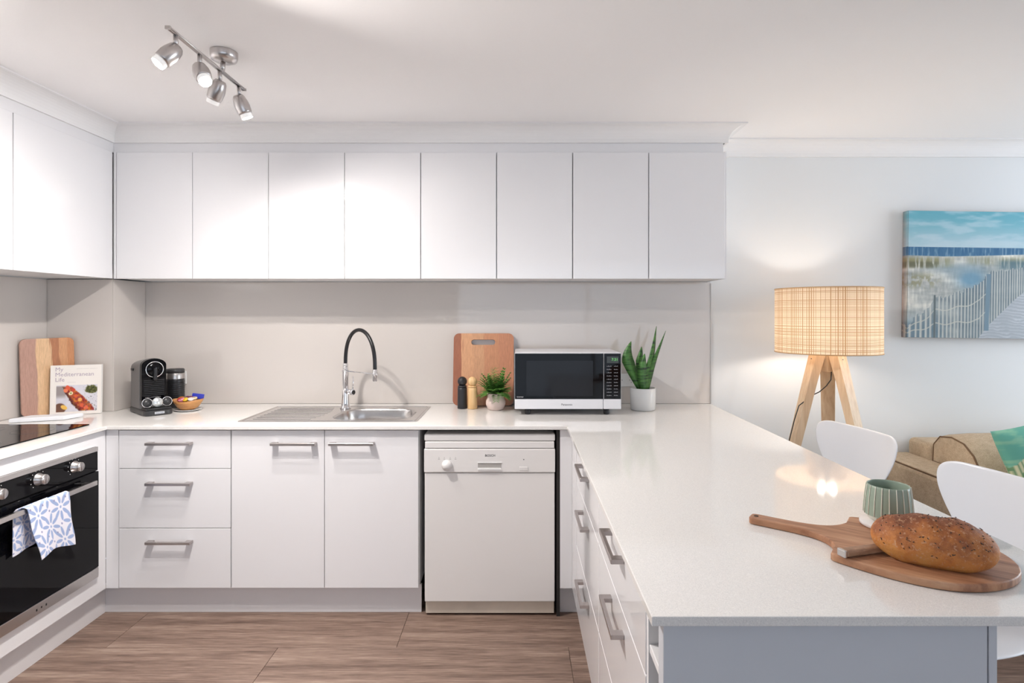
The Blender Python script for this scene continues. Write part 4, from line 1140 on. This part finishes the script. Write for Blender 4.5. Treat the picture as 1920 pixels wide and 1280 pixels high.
for j in range(len(vr) - 1):
    for i in range(ns_):
        f = b.bm.faces.new((vr[j][i], vr[j][(i + 1) % ns_], vr[j + 1][(i + 1) % ns_], vr[j + 1][i])); f.smooth = True
b.bm.faces.new(vr[-1]); b.build('body', GREEN, cu, local=True)
for k in range(20):
    a = 2 * math.pi * (k + .35) / 20
    st = B(); L_ = []
    for r, z in prof[3:8]:
        L_.append(Vector(((r + .0006) * math.cos(a), (r + .0006) * math.sin(a), z)))
    st.tube(L_, .0011, 5); st.build('stripe', CREAM, cu, local=True)

# ------------------------------------------------------------------ living side: lamp, canvas, sofa, cushion, chairs
LXc, LYc = 1.565, 2.925
la = thing('floor_lamp', 'tripod floor lamp with woven drum shade and pale wooden legs', 'lamp', (LXc, LYc, 0))
q = NT('woven_shade'); tc = q.n('ShaderNodeTexCoord'); sx_ = q.n('ShaderNodeSeparateXYZ'); q.l(tc.outputs['UV'], sx_.inputs[0])
def stripes(sock, freq, width, seedscale):
    m = q.n('ShaderNodeMath', operation='MULTIPLY'); q.l(sock, m.inputs[0]); m.inputs[1].default_value = freq
    fr = q.n('ShaderNodeMath', operation='FRACT'); q.l(m.outputs[0], fr.inputs[0])
    fl2 = q.n('ShaderNodeMath', operation='FLOOR'); q.l(m.outputs[0], fl2.inputs[0])
    wn = q.n('ShaderNodeTexWhiteNoise', noise_dimensions='1D'); q.l(fl2.outputs[0], wn.inputs['W'])
    th = q.n('ShaderNodeMath', operation='MULTIPLY'); q.l(wn.outputs['Value'], th.inputs[0]); th.inputs[1].default_value = width
    lt = q.n('ShaderNodeMath', operation='LESS_THAN'); q.l(fr.outputs[0], lt.inputs[0]); q.l(th.outputs[0], lt.inputs[1])
    return lt.outputs[0]
s1 = stripes(sx_.outputs[0], 150, .50, 1); s2 = stripes(sx_.outputs[1], 46, .50, 2)
mxx = q.n('ShaderNodeMath', operation='MAXIMUM'); q.l(s1, mxx.inputs[0]); q.l(s2, mxx.inputs[1])
cc = q.ramp(mxx.outputs[0], [(0, rgb(240, 222, 196)), (1, rgb(186, 146, 106))])
df = q.n('ShaderNodeBsdfDiffuse'); tr = q.n('ShaderNodeBsdfTranslucent'); mi = q.n('ShaderNodeMixShader'); mi.inputs[0].default_value = .20
q.l(cc, df.inputs[0]); q.l(cc, tr.inputs[0]); q.l(df.outputs[0], mi.inputs[1]); q.l(tr.outputs[0], mi.inputs[2]); q.l(mi.outputs[0], q.out.inputs[0])
SR, SZ0, SZ1 = .243, 1.196, 1.516
b = B(); n_ = 72; uvl = b.bm.loops.layers.uv.new('UVMap')
v0 = [b.bm.verts.new((SR * math.cos(2 * math.pi * i / n_), SR * math.sin(2 * math.pi * i / n_), SZ0)) for i in range(n_)]
v1 = [b.bm.verts.new((SR * math.cos(2 * math.pi * i / n_), SR * math.sin(2 * math.pi * i / n_), SZ1)) for i in range(n_)]
for i in range(n_):
    j = (i + 1) % n_; f = b.bm.faces.new((v0[i], v0[j], v1[j], v1[i])); f.smooth = True
    for lp_, (uu, vv) in zip(f.loops, ((i / n_, 0), ((i + 1) / n_, 0), ((i + 1) / n_, 1), (i / n_, 1))): lp_[uvl].uv = (uu, vv)
sh = b.build('lamp_shade', q.m, la, local=True)
for zz in (SZ0, SZ1):
    b = B(); b.tube([(SR * math.cos(2 * math.pi * i / 48), SR * math.sin(2 * math.pi * i / 48), zz) for i in range(49)], .0028, 6)
    b.build('rim_wire', plain('tan_binding', rgb(206, 166, 118), .7), sh, local=True)
OAK = wood('oak_leg', [(.3, rgb(214, 180, 140)), (.5, rgb(230, 200, 164)), (.75, rgb(240, 216, 184))], (22, 22, 1.6), 4, 2, .5)
hub = B(); hub.lathe([(.030, 1.100), (.030, 1.188), (.012, 1.190), (.012, 1.1915)], (0, 0, 0), 6, smooth=False); hub.build('hub', OAK, la, local=True)
for a in (180, 60, -60):
    d = Vector((math.cos(R(a)), math.sin(R(a)), 0)); tn = Vector((-d.y, d.x, 0))
    b = B()
    rings = []
    for (r, z, w_, t_) in ((.048, 1.195, .036, .024), (.085, 1.06, .034, .021), (.345, 0.001, .022, .016)):
        c = d * r + Vector((0, 0, z))
        rings.append([c + tn * w_ + d * t_, c - tn * w_ + d * t_, c - tn * w_ - d * t_, c + tn * w_ - d * t_])
    b.rings(rings, True, True, smooth=False); lg = b.build('leg', OAK, la, local=True)
    b = B(); c = d * .0745 + Vector((0, 0, 1.16)); b.cyl(c + d * .002, c + d * .006, .006, seg=12); b.build('bolt', BLACK, lg, local=True)
b = B(); pts = [(.01, -.02, 1.10), (.005, -.025, 1.06), (-.02, -.03, 1.03), (-.055, -.03, 1.0), (-.095, -.028, .98), (-.155, -.025, .93), (-.175, -.02, .86), (-.215, -.02, .70), (-.275, -.02, .45), (-.35, -.02, .12), (-.36, .05, .006), (-.30, .33, .006)]
b.tube(pts, .0026, 6); b.build('cord', BLACK, la, local=True)
b = B(); b.lathe([(.012, 1.192), (.018, 1.195), (.018, 1.215), (.014, 1.218)], (0, 0, 0), 16); b.build('bulb_holder', BLACK, la, local=True)
b = B(); pr = [(.012, 1.219)]
for i in range(1, 11):
    a = -1.1 + (math.pi / 2 + 1.1) * i / 10; pr.append((.022 * math.cos(a), 1.239 + .022 * math.sin(a)))
pr.append((.0001, 1.2612)); b.lathe(pr, (0, 0, 0), 20, cap1=False); bulb = b.build('bulb', plain('warm_bulb', (1, 1, 1, 1), .5, emis=(1, .80, .55, 1), estr=1.5), la, local=True)
L = bpy.data.lights.new('lamp_light', 'POINT'); L.energy = 2.7; L.color = (1, .92, .83); L.shadow_soft_size = .05
lo = bpy.data.objects.new('lamp_light', L); COL.objects.link(lo); lo.parent = la; lo.location = (0, 0, 1.285)
b = B()
for a in (0, 120, 240): b.tube([(.0185 * math.cos(R(a)), .0185 * math.sin(R(a)), 1.206), (SR * .99 * math.cos(R(a)), SR * .99 * math.sin(R(a)), 1.215)], .002, 6)
b.build('spider', plain('white_wire', (.8, .8, .78, 1), .4), la, local=True)

# canvas print
def beach(U, V):
    x = U * 1.45; n = fbm(x * 5, V * 20, 5); n2 = fbm(x * 14, V * 14, 8); n3 = fbm(x * 70, V * 16, 12); gr = fbm(x * 80, V * 8, 21); bl = fbm(x * 4, V * 5, 40)
    I = lambda xs_, ys_: np.interp(x, xs_, ys_)
    sky = sstep(.70, 1.0, V)
    c = (1 - sky[..., None]) * (np.array([178, 208, 220]) / 255.) + sky[..., None] * (np.array([104, 178, 196]) / 255.)
    c = mixc(c, (204, 222, 232), sstep(.42, .72, n) * .55 * (V > .715))
    sea = ((V < .717) & (V > .64)).astype(float); c = mixc(c, (48, 100, 142), sea * (.75 + .25 * n3))
    c = mixc(c, (150, 180, 200), sstep(.52, .66, gr) * sea * .55)
    crest = I([0, .3, .6, .8, 1.0, 1.45], [.648, .642, .652, .66, .668, .66])
    dune = sstep(.004, -.004, V - crest)
    sand = np.stack([.77 + .45 * (n - .5) + .22 * (n3 - .5), .78 + .40 * (n - .5) + .20 * (n3 - .5), .76 + .34 * (n - .5) + .18 * (n3 - .5)], -1)
    c = c * (1 - dune[..., None]) + sand * dune[..., None]
    band = lambda v0, v1, f: sstep(v0 - f, v0 + f, V) * (1 - sstep(v1 - f, v1 + f, V))
    blades = sstep(.36, .58, gr)
    c = mixc(c, (150, 148, 112), dune * band(.555, .632, .02) * (1 - sstep(.26, .42, x)) * (.30 + .70 * blades))
    c = mixc(c, (92, 94, 74), dune * band(.55, .60, .015) * (1 - sstep(.18, .3, x)) * blades * .7)
    c = mixc(c, (148, 150, 122), dune * band(.58, .64, .02) * sstep(.42, .55, x) * (.3 + .7 * blades) * .85)
    c = mixc(c, (92, 122, 134), dune * band(.545, .615, .02) * sstep(.66, .76, x) * (.5 + .5 * blades) * .9)
    c = mixc(c, (150, 148, 118), dune * band(.40, .50, .035) * (1 - sstep(.14, .30, x)) * sstep(.42, .58, fbm(x * 26, V * 22, 31)) * .85)
    c = mixc(c, (104, 152, 182), np.clip(dune * 1.25 * np.exp(-(((x - .50) / .11) ** 2 + ((V - .47) / .075) ** 2)), 0, 1) * .85)
    c = mixc(c, (150, 176, 190), np.clip(dune * np.exp(-(((x - .40) / .2) ** 2 + ((V - .54) / .05) ** 2)), 0, 1) * .6)
    c = mixc(c, (112, 142, 160), dune * (1 - sstep(.06, .27, V + .05 * bl)) * (1 - sstep(.20, .40, x)) * .8)
    bot = I([0, .55, .64, .72, .85, .97, 1.45], [-.1, -.02, .10, .18, .31, .41, .75])
    path = sstep(.006, -.006, V - bot) * (x > .5)
    rip = .5 + .5 * np.sin(V * 260 + 9 * n2 + x * 14)
    pcol = np.stack([.66 + .16 * rip * n2, .69 + .15 * rip * n2, .72 + .14 * rip * n2], -1)
    c = c * (1 - path[..., None]) + pcol * path[..., None]
    ft = I([0, .09, .17, .22, .28, .36, .41, .52, .58, .66, .77, .85, .92, 1.0, 1.45], [.10, .18, .24, .32, .325, .34, .36, .40, .44, .53, .548, .54, .58, .63, .82])
    ph = 21 * x + 19 * x ** 2; k = np.floor(ph); fr_ = ph - k
    jt = (np.sin(k * 12.9898) * 43758.5453) % 1.0
    inf = ((V < ft + .03 * (jt - .5)) & (V > bot)).astype(float)
    c = mixc(c, (84, 106, 120), inf * (.38 + .3 * (x > .4)))
    lo_ = .22 + .12 * jt; hi_ = .70 + .14 * ((jt * 7) % 1)
    pk = inf * sstep(lo_ - .06, lo_ + .06, fr_) * (1 - sstep(hi_ - .06, hi_ + .06, fr_))
    c = mixc(c, (206, 208, 202), pk * (.75 + .25 * n3)); c = mixc(c, (120, 134, 142), pk * sstep(.0, .1, fr_ - hi_ + .16) * .8)
    for off in (.34, .68):
        wl = np.maximum(bot, 0) + (ft - np.maximum(bot, 0)) * off + .008 * np.sin(x * 36)
        c = mixc(c, (204, 204, 194), (1 - sstep(.003, .006, np.abs(V - wl))) * inf * (x < .62) * .8)
    c = mixc(c, (118, 144, 160), (1 - sstep(.015, .019, np.abs(x - .635 - (V - .3) * .03))) * (V < .51) * (V > .06))
    c = mixc(c, (104, 116, 118), (1 - sstep(.006, .009, np.abs(x - .215))) * (V < .335))
    return c
PWd, PHt = 1.03, .713
pc = thing('canvas_picture', 'stretched canvas photo print of a beach dune fence on the wall', 'picture', (2.187, YB - .001, 1.257))
b = B(); b.box(0, PWd, -.046, 0, 0, PHt, bev=.002, seg=1); cvx = b.build('canvas', plain('canvas_edge', rgb(150, 138, 132), .8, var=.25, vscale=9), pc, local=True)
PM = attr_mat('printed_canvas', .75, weave=.25)
print_grid('front_print', (0.001, -.0465, .001), (PWd - .002, 0, 0), (0, 0, PHt - .002), 420, 290, beach, PM, pc, local=True)
print_grid('edge_print', (-.0006, -.001, .001), (0, -.0455, 0), (0, 0, PHt - .002), 12, 200, lambda U, V: mixc(beach(.03 - U * .03, V), (150, 98, 84), (1 - U) * .45), PM, pc, local=True)
pc.rotation_euler = (0, R(.8), 0)

# sofa against the back wall, its left arm towards the kitchen
q = NT('beige_tweed'); v = q.coord()
n1 = q.noise(v, 420, 2, .6); n2 = q.noise(v, 40, 3, .6)
mz = q.n('ShaderNodeMath', operation='MULTIPLY_ADD'); q.l(n1, mz.inputs[0]); mz.inputs[1].default_value = .7; ms = q.n('ShaderNodeMath', operation='MULTIPLY'); q.l(n2, ms.inputs[0]); ms.inputs[1].default_value = .3; q.l(ms.outputs[0], mz.inputs[2])
q.l(q.ramp(mz.outputs[0], [(.3, rgb(150, 130, 106)), (.5, rgb(190, 170, 144)), (.7, rgb(216, 198, 174))]), q.p.inputs['Base Color']); q.p.inputs['Roughness'].default_value = .9
q.bump(n1, .4, .001)
TWEED = q.m; PIPE = plain('brown_piping', rgb(112, 86, 62), .8)
so = thing('sofa', 'beige tweed sofa with low arm standing along the back wall', 'sofa', (3.0, 2.8, 0))
AX = 1.985
def cushion_box(b, x0, x1, y0, y1, z0, z1, r, seg=4): b.box(x0, x1, y0, y1, z0, z1, bev=r, seg=seg)
b = B(); cushion_box(b, AX + .20, 4.05, 2.42, 3.25, .12, .30, .02); b.build('base', TWEED, so)
b = B(); cushion_box(b, AX, AX + .21, 2.36, 3.25, .10, .620, .026); ar = b.build('arm', TWEED, so)
b = B()
b.tube([(AX + .006, 2.385, .614), (AX + .006, 3.23, .614)], .0042, 6); b.tube([(AX + .204, 2.385, .614), (AX + .204, 3.05, .614)], .0042, 6); b.tube([(AX + .006, 2.385, .614), (AX + .03, 2.368, .614), (AX + .18, 2.368, .614), (AX + .204, 2.385, .614)], .0042, 6)
b.build('piping', PIPE, ar)
b = B(); cushion_box(b, 3.86, 4.07, 2.36, 3.25, .10, .622, .026); b.build('arm', TWEED, so)
b = B(); cushion_box(b, AX + .212, 3.858, 3.08, 3.27, .12, .70, .03); b.build('back_frame', TWEED, so)
def back_profile(k):
    # side outline of a back cushion, (y, z); k swells it outwards
    o = [(3.07, .455), (3.07, .62), (3.065, .70), (3.02, .748), (2.94, .760), (2.86, .745), (2.80, .70), (2.75, .62), (2.72, .54), (2.70, .455)]
    cy_, cz_ = 2.92, .58
    return [(cy_ + (y - cy_) * (1 + (k if y < 2.9 else 0)), cz_ + (z - cz_) * (1 + (k if z > .5 else 0))) for y, z in o]
for (a, e) in ((AX + .218, 3.02), (3.026, 3.85)):
    b = B(); cushion_box(b, a + .005, e, 2.44, 3.0, .305, .45, .045); b.build('seat_cushion', TWEED, so)
    b = B(); rr = []
    for (x_, k) in ((a, 0), (a + .012, .03), (a + .05, .075), (a + .14, .115), (a + .35, .13), (e - .2, .13), (e - .05, .075), (e - .01, .02), (e, 0)):
        rr.append([(x_, y, z) for y, z in back_profile(k)])
    b.rings(rr, True, True); bc = b.build('back_cushion', TWEED, so)
    b = B(); b.tube([(a + .002, y, z) for y, z in back_profile(.008)], .0045, 6); b.build('piping', PIPE, bc)
for (fx, fy) in ((AX + .06, 2.42), (AX + .06, 3.2), (4.0, 2.42), (4.0, 3.2)):
    B().lathe([(.018, .001), (.026, .099)], (fx, fy, 0), 12).build('leg', OAK, so)

# scatter cushion
cs = thing('scatter_cushion', 'teal and green leaf patterned cushion leaning on the sofa back', 'cushion', (2.45, 2.57, .512))
def cush(name, front):
    n = 90
    U, V = np.meshgrid(np.linspace(-1, 1, n + 1), np.linspace(-1, 1, n + 1))
    th = .065 * (np.clip((1 - U ** 4) * (1 - V ** 4), 0, 1)) ** .55
    pinch = 1 - .06 * (1 - np.abs(U) ** 2) * 0
    sx = U * (.215 - .018 * (1 - V ** 2)) ; sz = V * (.215 - .018 * (1 - U ** 2)) + .2
    pts = np.stack([sx, (-th if front else th), sz], -1)
    c = np.ones(U.shape + (3,)) * np.array([104, 176, 158]) / 255.
    nn = fbm(U * 3 + 5, V * 12 + 5, 2); c = mixc(c, (150, 200, 168), sstep(.5, .7, nn) * .7)
    for (x0, y0, ang, L_) in ((-.95, -.85, 1.35, 1.5), (-.55, -1.0, 1.0, 1.3), (-.95, -.1, .9, 1.0), (.1, -1, 1.2, 1.2), (.6, -.9, 1.7, 1.2), (-.2, .0, .8, 1.0), (.5, .2, 1.2, .8)):
        ca, sa_ = math.cos(ang), math.sin(ang); a = (U - x0) * ca + (V - y0) * sa_; bq = -(U - x0) * sa_ + (V - y0) * ca
        reg = (a > 0) & (a < L_) & (np.abs(bq) < .26 * (1 - a / L_) + .03)
        c = mixc(c, (110, 138, 92), reg.astype(float) * .7)
        lf_ = reg & (((a + np.abs(bq) * -1.1) * 9 % 1.0) < .55); c = mixc(c, (222, 220, 184), lf_.astype(float) * .9)
    me = bpy.data.meshes.new(name); idx = np.arange((n + 1) ** 2).reshape(n + 1, n + 1)
    fc = np.stack([idx[:-1, :-1], idx[:-1, 1:], idx[1:, 1:], idx[1:, :-1]], -1).reshape(-1, 4)
    if not front: fc = fc[:, ::-1]
    me.from_pydata(pts.reshape(-1, 3).tolist(), [], fc.tolist()); set_print(me, c); me.materials.append(TOWEL)
    for p in me.polygons: p.use_smooth = True
    o = bpy.data.objects.new(name, me); COL.objects.link(o); o.parent = cs; return o
cush('front_cover', True); cush('back_cover', False)
cs.rotation_euler = (R(-13), R(-13), R(8))

# white shell chairs
def make_chair(label):
    """faces -X locally (seat towards the bench), backrest at +X"""
    ch = thing('shell_chair', label, 'chair', (0, 0, 0), 0, 'white shell chairs along the peninsula')
    # side profile (x forward is negative), z, half width, edge lift
    P = [(-.215, .415, .165, -.004), (-.200, .438, .200, .000), (-.150, .452, .222, .004), (-.060, .448, .225, .010), (.040, .440, .212, .014), (.120, .440, .180, .012), (.175, .458, .138, .004), (.208, .505, .105, .000),
         (.226, .570, .112, .010), (.240, .640, .150, .026), (.254, .710, .204, .042), (.266, .780, .242, .056), (.275, .835, .248, .058), (.279, .862, .228, .052), (.281, .874, .185, .036)]
    nC = 10; b = B(); rows = []
    for i, (x, z, hw, lift) in enumerate(P):
        p = P[max(i - 1, 0)]; q_ = P[min(i + 1, len(P) - 1)]
        t = Vector((q_[0] - p[0], 0, q_[1] - p[1])).normalized(); nr = Vector((-t.z, 0, t.x))
        rows.append([Vector((x, 0, z)) + Vector((0, hw * s_, 0)) + nr * (lift * s_ * s_) for s_ in [(-1 + 2 * k / nC) for k in range(nC + 1)]])
    b.rings(rows, False, False, smooth=True, closed=False)
    s = b.build('shell', WSHELL, ch, local=True)
    m = s.modifiers.new('thickness', 'SOLIDIFY'); m.thickness = .011; m.offset = 0
    m = s.modifiers.new('smooth', 'SUBSURF'); m.levels = 2; m.render_levels = 2
    for sx in (-1, 1):
        for sy in (-1, 1):
            l = B(); l.tube([(sx * .07, sy * .05, .428), (sx * .14, sy * .13, .40), (sx * .175, sy * .165, .30), (sx * .215, sy * .205, .001)], [.009, .009, .009, .008], 10)
            l.build('leg', CHROME, ch, local=True)
    pl = B(); pl.lathe([(.085, .424), (.085, .432)], (0, 0, 0), 24); pl.build('mounting_plate', BLACK, ch, local=True)
    return ch
c1_ = make_chair('white shell chair pulled up to the peninsula nearest the floor lamp')
c1_.location = (1.290, 2.560, 0); c1_.rotation_euler = (0, 0, R(10))
c2_ = copy_tree(c1_); c2_['label'] = 'white shell chair at the peninsula near the loaf, cut by the right frame edge'
c2_.location = (1.318, 1.790, 0); c2_.rotation_euler = (0, 0, R(9))
